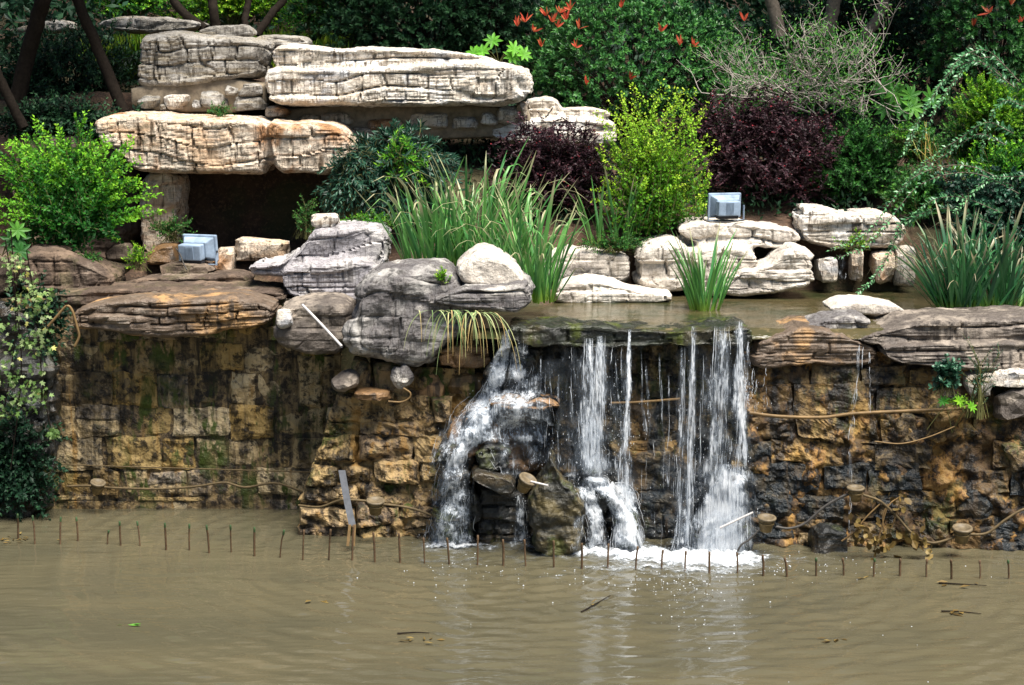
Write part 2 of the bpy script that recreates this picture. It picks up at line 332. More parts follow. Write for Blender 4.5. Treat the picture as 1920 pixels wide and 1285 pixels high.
def rock(name, label, layers, mat, voxel=.02, amp=.026, fr=2.6, strata=5.0, samp=.025, groove=.03, cracks=.03, ck=2.4, seed=None, cat='rock', group=None, sub=None):
    """layers: (outline, Y, depth[, e[, tilt]])"""
    if seed is None: seed = sum(map(ord, label)) % 97
    bm = bmesh.new(); tmp = bpy.data.meshes.new('tmp'); VV, FF, b = [], [], 0
    for L in layers:
        V, f = loft(*L); VV.append(V); FF += [tuple(i+b for i in q) for q in f]; b += len(V)
    tmp.from_pydata([tuple(v) for v in np.concatenate(VV)], [], FF); bm.free()
    o = bpy.data.objects.new('tmp', tmp); COL.objects.link(o)
    md = o.modifiers.new('r', 'REMESH'); md.mode = 'VOXEL'; md.voxel_size = voxel*1.14
    dg = bpy.context.evaluated_depsgraph_get(); ev = o.evaluated_get(dg); me = bpy.data.meshes.new_from_object(ev)
    bpy.data.objects.remove(o); bpy.data.meshes.remove(tmp)
    n = len(me.vertices); P = np.empty(n*3, np.float32); me.vertices.foreach_get('co', P); P = P.reshape(-1, 3)
    Nn = np.empty(n*3, np.float32); me.vertices.foreach_get('normal', Nn); Nn = Nn.reshape(-1, 3)
    sd_ = seed*3.17; lam = 1-Nn[:, 2]**2
    Q = P+sd_
    big = fbm(Q*fr*.45, 2); d = amp*.6*big+amp*.5*fbm(Q*fr*1.7, 4)
    wv = fbm(Q*np.array([.55, .55, .5])*1.3+4, 3)
    # broken planes: facets cut into the faces
    fc = np.abs(pn(Q*fr*.8+70)); d = d-amp*.8*np.clip(.28-fc, 0, 1)*2
    if strata:
        t = Q[:, 2]*strata+wv*.75; Lr = np.floor(t); f = t-Lr
        o1 = pn(np.stack([Q[:, 0]*1.1, Q[:, 1]*1.1, Lr*17.31], -1)); o2 = pn(np.stack([Q[:, 0]*1.1, Q[:, 1]*1.1, (Lr+1)*17.31], -1))
        bl = ss(.80, 1.0, f); o1 = o1*(1-bl)+o2*bl
        on = np.clip(.45+1.8*pn(np.stack([Q[:, 0]*.8, Q[:, 1]*.8, Lr*7.7+40], -1)), 0, 1)
        dist = np.minimum(f, 1-f)/strata
        d = d+lam*(samp*1.6*o1-groove*np.exp(-(dist/.012)**2)*on)
        t2 = Q[:, 2]*strata*3.3+wv*2.4; f2 = t2-np.floor(t2)
        d = d-lam*groove*.28*np.exp(-(np.minimum(f2, 1-f2)/.16)**2)*np.clip(pn(Q*1.6+8)*2+.2, 0, 1)
    if cracks and strata:                      # jointed blocks: each bed is broken by near-upright joints, every block set in or out a little
        hsh = lambda v: (np.sin(v*12.9898+4.1)*43758.5453) % 1.0
        fL = ck*(.35+.9*hsh(Lr*1.7)); xx = (Q[:, 0]+.6*Q[:, 1])*fL+hsh(Lr)*7+.22*pn(Q*3.1)*fL*.35; Bi = np.floor(xx); fx = xx-Bi
        d = d+lam*cracks*.8*(hsh(Lr*3.7+Bi*7.13)-.5)*ss(0, .07, np.minimum(fx, 1-fx))*ss(0, .16, np.minimum(f, 1-f))
        gap = np.minimum(fx, 1-fx)/fL; on = (hsh(Lr*5.1+np.floor(xx+.5)*3.3) < .75)
        d = d-lam*cracks*1.1*np.exp(-(gap/.010)**2)*on
        x2 = xx*2.7+.3*pn(Q*5+9); f2 = x2-np.floor(x2); g2 = np.minimum(f2, 1-f2)/(fL*2.7)
        d = d-lam*cracks*.4*np.exp(-(g2/.008)**2)*(hsh(Lr*2.3+np.floor(x2+.5)*1.9) < .5)
        wq = Q*np.array([1.3, 1.3, .18])+.18*pn(Q*2.5)[:, None]; c1 = np.abs(pn(wq)); d = d-lam*cracks*1.2*np.exp(-(c1/.018)**2)*np.clip(.2+2*pn(Q*.8+30), 0, 1)
    elif cracks:
        wq = Q*np.array([ck, ck, ck*.4])+.18*pn(Q*2.5)[:, None]; c1 = np.abs(pn(wq)); on = np.clip(.1+2*pn(Q*1.1+30), 0, 1)
        d = d-cracks*np.exp(-(c1/.03)**2)*on
    # chipped, angular breaks
    if strata or cracks:
        for kk in range(3):
            cq = pn(Q*(1.1+.5*kk)+kk*31); d = d-amp*.9*np.abs(((cq*2.2) % 1.0)-.5)*lam
    d = d+.007*fbm(Q*13, 3)
    P = P+Nn*d[:, None].astype(np.float32)
    base = np.array([(P[:, 0].min()+P[:, 0].max())/2, (P[:, 1].min()+P[:, 1].max())/2, P[:, 2].min()], np.float32)
    me.vertices.foreach_set('co', np.ascontiguousarray(P-base).ravel()); me.polygons.foreach_set('use_smooth', [False]*len(me.polygons))
    me.materials.clear(); me.materials.append(mat); me.update(); me.name = name
    ob = obj(name, me, loc=base)
    if label: tag(ob, label, cat, group)
    return ob
def stone_mesh(c, r, seed, e=.55, amp=.12, sub=3, strata=0):
    """small stone: rounded box with uneven faces; c centre, r radii"""
    bm = bmesh.new(); bmesh.ops.create_icosphere(bm, subdivisions=sub, radius=1)
    V = np.array([v.co[:] for v in bm.verts]); Fc = [[v.index for v in f.verts] for f in bm.faces]; bm.free()
    V = np.sign(V)*np.abs(V)**e; V /= np.abs(V).max()
    n = V/np.linalg.norm(V, axis=1)[:, None]
    d = fbm(V*1.1+seed*5.3, 4)*amp*1.5
    rg = np.random.default_rng(seed)
    for _ in range(5):                                    # chipped facets
        a = rg.normal(size=3); a /= np.linalg.norm(a); h = rg.uniform(.78, 1.0); s = V@a; V = V-np.clip(s-h, 0, None)[:, None]*a
    V = V+n*d[:, None]
    return V*np.array(r), Fc
def stone(name, label, bb, Y, mat, depth=None, seed=1, parent=None, rot=0.0, group=None, **kw):
    """bb = photo box x0,y0,x1,y1"""
    x0, y0, x1, y1 = bb; c = at((x0+x1)/2, (y0+y1)/2, Y); s = Y/F
    rx, rz = (x1-x0)/2*s, (y1-y0)/2*s; ry = depth/2 if depth else .7*(rx+rz)/1.6
    V, Fc = stone_mesh(c, (rx*1.04, ry, rz*1.04), seed, **kw)
    if rot: ca, sa = math.cos(rot), math.sin(rot); V = np.stack([V[:, 0]*ca-V[:, 2]*sa, V[:, 1], V[:, 0]*sa+V[:, 2]*ca], -1)
    base = Vector((c.x, c.y+ry*.5, c.z-rz)); V = V+np.array([0, 0, rz])
    me = mesh_np(name, V, Fc, mat, smooth=False)
    if parent:
        o = obj(name, me, parent); o.location = base-parent.location
    else:
        o = obj(name, me, loc=base); tag(o, label, 'rock', group)
    return o
# ---- upper left terraces
UL = 'upper left terrace'
rock('limestone_slab', 'grey cracked limestone slab resting on the rubble course at upper left',
     [([(269,67),(291,64),(321,57),(361,62),(401,68),(445,70),(495,74),(515,80),(505,110),(499,147),(445,150),(401,158),(355,165),(301,167),(261,165),(258,127),(261,87)], 22.2, 1.3, .3)], M['grey'], voxel=.018, amp=.025, strata=6.0, groove=.05, cracks=.06, ck=3)
rock('limestone_slab', 'small rounded grey rock lying on top of the grey cracked slab',
     [([(370,62),(385,55),(418,48),(465,46),(478,57),(475,69),(420,72)], 22.9, .7, .5)], M['grey'], voxel=.022, strata=0)
rock('limestone_slab', 'flat grey rock behind the gap between the two top slabs',
     [([(478,70),(515,64),(562,67),(584,76),(582,86),(522,90),(478,88)], 23.0, .8, .4)], M['grey'], voxel=.024)
rock('limestone_slab', 'long pale grey log-like rock far behind the grey cracked slab',
     [([(180,52),(214,29),(268,31),(335,34),(392,43),(372,58),(301,66),(240,62)], 24.0, .9, .45)], M['grey'], voxel=.026)
rock('limestone_slab', 'pale rock lying behind the dark leaning trunks at the left edge',
     [([(10,60),(47,48),(87,36),(132,38),(132,58),(67,68)], 24.0, .8, .45)], M['grey'], voxel=.026)
rock('limestone_slab', 'huge white layered limestone slab with dark streaks at top centre',
     [([(510,100),(525,85),(569,85),(636,93),(687,88),(750,91),(827,95),(900,104),(935,112),(860,126),(760,126),(700,140),(640,133),(560,128),(512,124)], 21.85, 1.25, .32),
      ([(498,134),(520,122),(640,126),(760,122),(900,108),(975,124),(993,134),(1001,167),(988,187),(934,202),(891,199),(807,200),(640,200),(549,201),(505,194),(498,161)], 21.62, 1.6, .30)],
     M['pale'], voxel=.017, amp=.028, strata=6.0, samp=.045, groove=.06, cracks=.045, ck=3.6)
rock('limestone_slab', 'long brown-stained limestone slab roofing the dark hollow',
     [([(182,222),(214,213),(261,210),(321,216),(401,218),(508,221),(515,260),(512,325),(468,327),(334,324),(261,322),(244,294),(205,270),(185,246)], 21.05, 1.35, .26),
      ([(505,221),(538,229),(585,226),(639,233),(662,252),(676,278),(660,296),(645,305),(622,329),(585,324),(518,326),(508,270)], 20.98, 1.3, .28)],
     M['brown'], voxel=.017, amp=.018, strata=5.5, samp=.022, groove=.05, cracks=.05, ck=3.4)
rw = thing('rubble_course', 'mortared rubble course with pale stones under the grey cracked slab', 'wall', at(380, 210, 22.4))
V, f = loft([(250,150),(500,140),(512,212),(250,212)], 22.28, .8, .2); me = mesh_np('mortar', rel(rw, V), f, M['mortar_up']); obj('mortar', me, rw)
for i, (bb, ro) in enumerate([((258,176,302,203), .1), ((307,177,358,205), 0), ((376,171,426,205), -.1), ((423,160,446,180), 0), ((445,157,491,182), .06), ((437,181,499,209), 0), ((300,196,312,207), 0), ((360,186,378,204), .2)]):
    stone('stone', None, bb, 22.26, M['grey'] if i != 1 else M['pale'], .35, 11+i, rw, ro)
stone('block_stone', 'small tan block pinched under the left end of the white slab', (498,199,540,220), 22.0, M['brown'], .4, 31, e=.4)
# ---- band under the white slab
rw = thing('rubble_course', 'shaded rubble course under the huge white slab', 'wall', at(740, 245, 22.3))
V, f = loft([(500,196),(990,190),(1000,250),(900,262),(640,262),(500,240)], 22.25, .8, .2); me = mesh_np('mortar', rel(rw, V), f, M['mortar_up']); obj('mortar', me, rw)
for i, bb in enumerate([(764,213,842,243), (898,212,934,235), (932,200,972,232), (969,191,988,219), (690,222,752,246), (846,220,896,244), (600,212,662,236), (640,238,700,262), (706,246,770,268), (560,216,600,236)]):
    stone('stone', None, bb, 22.22, M['pale'] if i in (0, 1, 2, 5) else M['brown'], .4, 51+i, rw)
rock('flat_rock', 'pale flat rocks stepping down right of the white slab',
     [([(984,190),(1000,184),(1035,181),(1054,197),(1060,215),(985,222)], 22.6, .9, .35), ([(1040,206),(1088,200),(1138,206),(1150,220),(1050,232)], 22.5, .9, .35),
      ([(905,241),(954,230),(985,222),(1075,218),(1149,226),(1160,244),(1156,272),(1075,272),(941,268)], 22.2, 1.1, .3)], M['pale'], voxel=.022, strata=7)
# ---- hollow
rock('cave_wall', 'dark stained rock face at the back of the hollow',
     [([(300,318),(660,318),(660,500),(300,500)], 22.7, .7, .15)], M['cave_shade'], voxel=.03, strata=4, cracks=.05, amp=.09, cat='rock')
rock('stone_pillar', 'tan stone pillar holding up the left end of the brown slab',
     [([(268,318),(345,318),(348,380),(340,440),(330,480),(262,480),(264,400)], 21.35, .8, .3)], M['brown'], voxel=.024, strata=4)
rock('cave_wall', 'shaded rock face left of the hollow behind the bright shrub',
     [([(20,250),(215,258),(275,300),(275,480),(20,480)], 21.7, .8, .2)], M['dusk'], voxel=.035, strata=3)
# ---- lower left shelf
rock('layered_rock', 'dark brown layered rock at the left edge of the shelf',
     [([(40,475),(55,464),(90,461),(134,467),(167,486),(201,503),(226,520),(222,545),(190,555),(134,552),(60,550),(35,525)], 19.5, .9, .4)], M['dusk'], voxel=.018, strata=7, groove=.035)
for i, (bb, lab, mt) in enumerate([((200,459,250,489), 'mossy round stone under the bright green shrub', 'dusk'), ((276,459,332,496), 'reddish brown stone left of the left floodlight', 'ochre'),
     ((399,467,440,512), 'tan upright block right of the left floodlight', 'brown'), ((438,449,540,490), 'wide tan block on the floor of the hollow', 'brown'),
     ((300,494,400,519), 'low mottled stone directly below the left floodlight', 'dusk'), ((214,482,250,520), 'small brown stone between layered rock and floodlight', 'dusk')]):
    stone('block_stone', lab, bb, 20.4 if i != 4 else 20.15, M[mt], .5, 71+i, e=.42, amp=.1)
rock('flat_rock', 'long flat wet stone ledge in front of the left floodlight',
     [([(226,532),(260,520),(330,514),(400,516),(440,508),(472,516),(476,540),(440,546),(330,548),(240,548)], 19.7, .6, .35)], M['dusk'], voxel=.018, strata=9)
rock('ledge_slab', 'wet ochre stratified ledge slab overhanging the left block wall',
     [([(144,580),(165,570),(187,563),(261,549),(335,551),(401,548),(468,548),(518,562),(530,580),(512,600),(475,612),(428,615),(401,625),(318,632),(234,622),(201,612),(151,615),(142,598)], 18.62, 1.1, .34)],
     M['ledge'], voxel=.014, amp=.018, strata=11, samp=.04, groove=.045, cracks=.04)
rock('ledge_slab', 'flat damp shelf behind the ochre ledge slab',
     [([(96,548),(200,538),(420,534),(540,540),(545,562),(400,566),(200,570),(96,566)], 19.1, .9, .3)], M['dusk'], voxel=.022, strata=9)
# ---- centre boulders
rock('driftwood_rock', 'pale sculpted rock with a pointed tail left of the big clump of iris',
     [([(458,498),(490,504),(530,496),(565,462),(580,432),(610,420),(650,414),(722,418),(742,440),(738,490),(700,512),(640,520),(560,520),(500,518),(470,516)], 19.35, .8, .45),
      ([(522,502),(560,492),(640,480),(722,488),(716,530),(700,560),(640,566),(560,562),(532,545)], 19.15, .8, .35)], M['mauve'], voxel=.015, strata=6, samp=.05, groove=.05, cracks=.05)
stone('block_stone', 'small white stone perched on the pale sculpted rock', (583,402,636,428), 19.5, M['pale'], .25, 91)
rock('boulder', 'dark wet rock under the white pipe',
     [([(517,580),(550,560),(640,556),(668,575),(660,640),(645,662),(590,666),(540,652),(514,636)], 18.35, .9, .35)], M['slab'], voxel=.017, strata=8)
stone('block_stone', 'small chalk white stone at the foot of the pale pipe', (518,580,548,617), 18.3, M['pale'], .15, 93)
rock('boulder', 'big dark grey boulder left of the hanging grass',
     [([(639,662),(642,601),(660,572),(662,545),(682,517),(724,496),(774,491),(827,493),(862,508),(885,560),(905,600),(850,640),(822,668),(805,684),(760,680),(700,670)], 17.85, 1.2, .42)],
     M['purple'], voxel=.015, strata=5.5, samp=.035, groove=.02, amp=.05)
rock('boulder', 'pale domed boulder with dark ribbed underside above the hanging grass',
     [([(852,505),(874,480),(901,464),(931,468),(958,486),(980,508),(990,530),(940,545),(870,535)], 17.95, .9, .55)], M['dome'], voxel=.015, strata=0, cracks=.0, amp=.03)
rock('ribbed_rock', 'ribbed grey ledge rock wrapping the foot of the domed boulder',
     [([(806,556),(850,538),(880,524),(940,530),(985,520),(1000,545),(1002,566),(991,576),(968,586),(934,583),(874,576),(820,566)], 17.72, 1.0, .4)],
     M['purple'], voxel=.013, strata=13, samp=.025, groove=.03, cracks=.01)
rock('orange_stone', 'wet orange stone under the hanging grass',
     [([(815,655),(850,640),(915,638),(930,664),(912,688),(830,690)], 18.0, .7, .3)], M['ochre'], voxel=.018, strata=6)
# ---- behind the pool
rock('flat_rock', 'pale blunt rock behind the pool right of the big iris clump',
     [([(1012,480),(1041,469),(1075,463),(1162,473),(1182,482),(1185,514),(1172,530),(1108,528),(1048,528),(1012,520)], 20.5, .8, .4)], M['dome'], voxel=.018, strata=5)
rock('flat_rock', 'low cream rock tapering to the right along the pool edge',
     [([(1036,545),(1046,528),(1088,516),(1142,523),(1192,541),(1229,546),(1262,550),(1260,568),(1175,570),(1075,570),(1040,566)], 19.85, .6, .45)], M['dome'], voxel=.016, strata=6, groove=.015)
rock('boulder', 'large cream rock of stacked beds under the right floodlight',
     [([(1182,520),(1194,466),(1225,448),(1275,444),(1300,470),(1296,520),(1285,552),(1230,548),(1192,536)], 20.3, .9, .38),
      ([(1266,432),(1280,415),(1340,410),(1420,417),(1490,428),(1502,450),(1470,468),(1400,462),(1300,458)], 20.55, .9, .3),
      ([(1280,470),(1320,452),(1400,458),(1430,480),(1400,515),(1372,554),(1290,558)], 20.25, .9, .42)],
     M['dome'], voxel=.015, strata=5.5, samp=.04, amp=.035, groove=.045, cracks=.05)
rock('boulder', 'peaked pale rock with dark wet base beside the upright iris tuft',
     [([(1335,550),(1378,502),(1427,496),(1462,470),(1484,455),(1514,466),(1531,484),(1533,534),(1447,552),(1380,558)], 20.1, .7, .5)], M['dome'], voxel=.015, strata=8, samp=.04, groove=.03)
rock('layered_rock', 'striped layered rock at the back right of the pool',
     [([(1491,388),(1534,385),(1571,398),(1615,398),(1645,392),(1672,400),(1698,425),(1684,460),(1615,470),(1558,466),(1527,460),(1492,446)], 20.75, .9, .3)], M['pale'], voxel=.016, strata=11, samp=.04, groove=.045)
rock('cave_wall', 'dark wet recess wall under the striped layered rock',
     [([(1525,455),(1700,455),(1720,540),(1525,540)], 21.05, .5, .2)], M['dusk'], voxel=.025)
for i, (bb, lab) in enumerate([((1533,483,1569,528), 'pale square block left of the little spring recess'), ((1596,468,1617,526), 'narrow pale block in the middle of the spring recess'),
     ((1638,472,1680,530), 'tan block right of the spring recess'), ((1680,458,1716,536), 'pale broken block beside the right iris clump')]):
    stone('block_stone', lab, bb, 20.75, M['pale'] if i in (0, 3) else M['brown'], .4, 101+i, e=.4)
# ---- right lip
rock('flat_rock', 'pale flat stone lying in the pool behind the right lip',
     [([(1545,580),(1568,564),(1601,559),(1648,561),(1681,571),(1700,585),(1648,590),(1581,586)], 18.55, .6, .5)], M['dome'], voxel=.014, strata=0, cracks=0, amp=.02)
rock('boulder', 'small dark grey humped rock at the right end of the lip',
     [([(1490,624),(1514,602),(1558,588),(1608,586),(1630,597),(1626,616),(1581,630),(1524,638)], 17.95, .6, .5)], M['purple'], voxel=.013, strata=12, groove=.02)
rock('ledge_slab', 'long dark weathered slab running off the right edge',
     [([(1584,634),(1641,616),(1698,596),(1782,588),(1920,584),(1995,588),(1995,650),(1880,650),(1700,648),(1635,642)], 17.75, 1.0, .34),
      ([(1635,640),(1700,634),(1920,630),(1995,640),(1995,696),(1920,696),(1849,692),(1748,682),(1681,676),(1645,664)], 17.62, 1.0, .32)], M['slab'], voxel=.014, strata=9, samp=.03, groove=.035)
rock('layered_rock', 'orange layered wet rock between the fall and the dark slab',
     [([(1402,640),(1440,622),(1470,612),(1500,600),(1560,612),(1610,632),(1645,650),(1640,678),(1570,684),(1500,680),(1404,692)], 17.78, .9, .34)], M['ledge'], voxel=.014, strata=10, samp=.035, groove=.03)
# ---- lip of the fall
rock('lip_rock', 'mossy dark stone lip that the waterfall runs over',
     [([(948,612),(975,604),(1060,606),(1200,614),(1320,612),(1402,606),(1412,625),(1405,642),(1320,644),(1200,650),(1060,644),(960,640)], 17.72, .8, .25)], M['lip'], voxel=.016, strata=6, samp=.03, amp=.04)

# ---- the banks go on beyond the frame
rock('layered_rock', 'dark layered rock shelf beyond the left edge', [([(-430,470),(-250,455),(-60,466),(45,470),(50,560),(-200,570),(-430,565)], 19.45, 1.2, .3)], M['dusk'], voxel=.035, strata=7)
rock('ledge_slab', 'dark slab continuing beyond the right edge', [([(1985,590),(2150,584),(2330,590),(2330,690),(2150,700),(1985,694)], 17.7, 1.0, .3)], M['slab'], voxel=.03, strata=9)
M['mossrock'] = rock_mat('mossy_wet_rock', (.09, .07, .03), (.03, .03, .025), (.13, .10, .045), stain=(.012, .012, .01), st=.6, band=(.12, .09, .03), bandamt=.4, rough=.5, wet=.2, moss=.6, crack=.2)
# ================================================================ masonry
def wallY(px, py):
    base = 18.05-.55*(px-600)/1320
    return base+.30*(1030-py)/400
def wallL(px, py): return 19.15
def block(name, parent, q, mat, seed, bulge=.05, amp=.05, gap=.007, nu=17, nv=12, yoff=0.0, wy=wallY):
    """q: 4 photo corners (tl, tr, br, bl) of one stone face"""
    c = [np.array(at(px, py, wy(px, py)+yoff)) for px, py in q]; cen = sum(c)/4
    c = [p+(cen-p)*min(gap/np.linalg.norm(cen-p), .3)*1.4 for p in c]
    u = np.linspace(0, 1, nu); v = np.linspace(0, 1, nv); U, Vv = np.meshgrid(u, v); U = U.ravel(); Vv = Vv.ravel()
    P = c[0]*((1-U)*(1-Vv))[:, None]+c[1]*(U*(1-Vv))[:, None]+c[2]*(U*Vv)[:, None]+c[3]*((1-U)*Vv)[:, None]
    ed = (1-np.abs(2*U-1)**9)*(1-np.abs(2*Vv-1)**9); Q = P*1.0+seed*2.7
    w = fbm(Q*6, 2)*.02; edge = 1-ed
    P[:, 0] += w*edge*1.2; P[:, 2] += fbm(Q*6+20, 2)*.02*edge*1.2
    P[:, 1] -= bulge*ed*(1+.9*pn(Q*3.5+3))+amp*ed*(.6*fbm(Q*4.5, 4)-.5*np.abs(fbm(Q*6+9, 3)))
    sk = np.arange(nu); ring = list(sk)+[nu*(j+1)-1 for j in range(1, nv)]+[nu*nv-1-i for i in range(1, nu)]+[nu*(nv-1-j) for j in range(1, nv-1)]
    B = P[ring].copy(); B[:, 1] = B[:, 1].max()+.14
    fs = [(j*nu+i, (j+1)*nu+i, (j+1)*nu+i+1, j*nu+i+1) for j in range(nv-1) for i in range(nu-1)]
    n0 = nu*nv; R = len(ring)
    fs += [(ring[i], ring[(i+1) % R], n0+(i+1) % R, n0+i) for i in range(R)]
    V = np.concatenate([P, B]); o0 = np.array([cen[0], cen[1], min(p[2] for p in c)])
    me = mesh_np(name, V-o0, fs, mat, smooth=False); o = obj(name, me, parent); o.location = Vector(o0)-parent.location; return o
def masonry(root, rows, mat, wmin, wmax, seed, xl, xr, bulge=.05, amp=.05, yoff=0.0, skip=None, jit=6, backing=None, slant=.0, mats=None, wy=wallY):
    rg = random.Random(seed); n = 0
    for r in range(len(rows)-1):
        y0, y1 = rows[r], rows[r+1]; ym = (y0+y1)/2; x = xl(ym)-rg.uniform(0, wmin*.5) if callable(xl) else xl-rg.uniform(0, wmin*.6)
        R_ = xr(ym) if callable(xr) else xr
        if callable(xl): x = xl(ym)
        while x < R_-10:
            wd = rg.uniform(wmin, wmax); x2 = min(x+wd, R_) if R_-(x+wd) > wmin*.4 else R_
            j = lambda: rg.uniform(-jit, jit)*.5
            if not (skip and skip((x+x2)/2, ym)):
                yo = yoff+rg.uniform(-.03, .03)
                sl0 = (xl(y0)-xl(ym), xl(y1)-xl(ym)) if callable(xl) and x == xl(ym) else (0, 0)
                parts = [(y0, y1)] if (y1-y0 < 40 or rg.random() < .8) else [(y0, ym+j()), (ym+j(), y1)]
                for a, b in parts:
                    mm = mats((x+x2)/2, ym) if mats else mat
                    block('stone', root, [(x+j()*.5+sl0[0], a+j()), (x2+j()*.5, a+j()), (x2+j()*.5, b+j()), (x+j()*.5+sl0[1], b+j())], mm, seed*100+n, bulge, amp, yoff=yo, wy=wy); n += 1
            x = x2
    return n
def backing(root, x0, x1, y0, y1, yoff, mat, nx=60, ny=30, wy=wallY, amp=.03, name='mortar'):
    xs = np.linspace(x0, x1, nx); ys = np.linspace(y0, y1, ny); P = np.array([at(a, b, wy(a, b)+yoff) for b in ys for a in xs])
    P[:, 1] += amp*fbm(P*4.5, 5)+amp*.5*np.abs(fbm(P*np.array([2.2, 2, 3]), 3))
    ii = (np.arange(ny-1)[:, None]*nx+np.arange(nx-1)[None, :]).ravel()
    obj(name, mesh_quads(name, rel(root, P), np.stack([ii, ii+nx, ii+nx+1, ii+1], -1), mat), root)
rt = thing('retaining_wall', 'damp brown squared block wall under the ochre ledge at left', 'wall', at(350, 965, 19.2))
backing(rt, -430, 640, 560, 990, .005, M['mortar'], 140, 70, wy=wallL, amp=.02)
rows = [606, 640, 700, 762, 820, 880, 930]
masonry(rt, rows, M['wall_left'], 42, 112, 5, -430, 640, .022, .05, jit=12, wy=wallL)
masonry(rt, [930, 938, 985], M['wall_left'], 70, 130, 6, -430, 640, .01, .02, yoff=.03, jit=4, wy=wallL)
pl = lambda y: 655-(y-680)*.375 if y < 945 else 556
pr = thing('stone_pier', 'rough tan stone pier between the block wall and the waterfall', 'wall', at(700, 1010, 18.1))
# core of the pier: side return and mortar
core = [(pl(y)+14, y) for y in (684, 760, 860, 945)]+[(574, 1030), (870, 1030), (900, 690)]
V, f = loft(core, 18.24, 1.1, .08); obj('mortar', mesh_np('mortar', rel(pr, V), f, M['mortar']), pr)
gx_, gy_ = 120, 90; P = []
for yy in np.linspace(690, 1032, gy_):
    for xx in np.linspace(0, 1, gx_): X0 = pl(yy)+6; q_ = X0+(890-X0)*xx; P.append(at(q_, yy, wallY(q_, yy)+.02+.35*max(0, 1-xx/.035)))
P = np.array(P); P[:, 1] += .09*fbm(P*4.5, 5)+.04*np.abs(fbm(P*np.array([2.2, 2, 3]), 3)); ii = (np.arange(gy_-1)[:, None]*gx_+np.arange(gx_-1)[None, :]).ravel()
obj('rough_face', mesh_quads('rough_face', rel(pr, P), np.stack([ii, ii+gx_, ii+gx_+1, ii+1], -1), M['wall_pier']), pr)
masonry(pr, [742, 792, 816, 866, 908, 946, 986, 1022], M['wall_pier'], 60, 118, 8, pl, lambda y: 850 if y < 900 else 835, .06, .12, jit=14)
for bb, sd_ in (((648,676,700,735), 1), ((690,680,770,742), 2), ((760,690,850,752), 3), ((838,694,915,748), 4)):
    stone('stone', None, bb, 18.3, M['wall_pier'] if sd_ < 3 else M['ochre'], .5, 120+sd_, pr, e=.4)
stone('block_stone', 'flat pointed stone jutting from the left edge of the pier', (620,700,674,734), 18.05, M['slab'], .5, 131, rot=.3, e=.8)
stone('block_stone', 'small pale boulder lodged on the pier ledge', (733,686,772,729), 17.95, M['purple'], .22, 132, e=.9, amp=.2)
stone('block_stone', 'thin ochre flake stone on the pier ledge', (664,732,730,752), 18.0, M['ochre'], .4, 133, e=.6)
# wall behind the fall
wf = thing('waterfall_wall', 'black wet stone wall behind the falling water', 'wall', at(1130, 1030, 17.9))
backing(wf, 800, 1440, 630, 1050, .12, M['wall_wet'], 200, 130, amp=.09, name='rough_face')
fmat = lambda x, y: M['wall_right'] if (1195 < x < 1275 and 700 < y < 850) or (y > 690 and y < 760 and x > 1010 and x < 1270 and int(x) % 3 == 0) else M['wall_wet']
masonry(wf, [640, 676, 706, 752, 770, 822, 872, 920, 965, 1010, 1050], M['wall_wet'], 55, 105, 9, 850, 1408, .05, .07, yoff=.16, jit=12, mats=fmat)
# right wall: dressed ochre panels above, rubble below
rw2 = thing('rubble_wall', 'ochre and black rubble wall under the dark slab at right', 'wall', at(1660, 1045, 17.5))
backing(rw2, 1395, 2330, 660, 1070, -.01, M['face'], 240, 150, amp=.10, name='rough_face')
masonry(rw2, [776, 826, 874, 925, 975, 1020, 1062], M['wall_wet'], 45, 120, 21, 1400, 1990, .025, .10, jit=20, skip=lambda x, y: (abs(x-1800) < 66 and 800 < y < 905) or (x > 1640 and (int(x*7+y*3) % 10) < 3), mats=lambda x, y: M['wall_right'] if (y < 860 or (x > 1470 and int(x) % 2)) and x > 1440 else M['wall_wet'])
masonry(rw2, [684, 724, 776], M['wall_right'], 85, 165, 12, 1405, 1990, .02, .06, jit=16)
rg = random.Random(4); n = 0
for r, (y0, y1) in enumerate([(776, 826), (822, 876), (872, 925), (920, 972), (966, 1018), (1012, 1062)]):
    x = 1640-rg.uniform(0, 30)
    while x < 1990:
        wd = rg.uniform(46, 130); cx, cy = x+wd/2, (y0+y1)/2
        hole = abs(cx-1800) < 62 and 815 < cy < 905
        if not hole and rg.random() < .30:
            mm = M['wall_wet'] if (cx < 1500 or (cy > 930 and rg.random() < .6)) else M['wall_right']
            stone('stone', None, (x-8, y0-11+rg.uniform(-9, 9), x+wd+8, y1+11+rg.uniform(-9, 9)), wallY(cx, cy)+.10+rg.uniform(-.03, .03)-(.10 if cx > 1640 and cy < 900 else 0), mm, rg.uniform(.3, .5), 300+n, rw2, rg.uniform(-.25, .25), e=rg.uniform(.45, .65), amp=.30, sub=4)
        n += 1; x += wd
for i, (bb, lab) in enumerate([((1812,700,1868,745), 'grey'), ((1858,690,1925,728), 'pale'), ((1868,730,1940,790), 'slab')]):
    stone('stone', None, bb, 17.6, M[lab], .4, 140+i, rw2, e=.55)
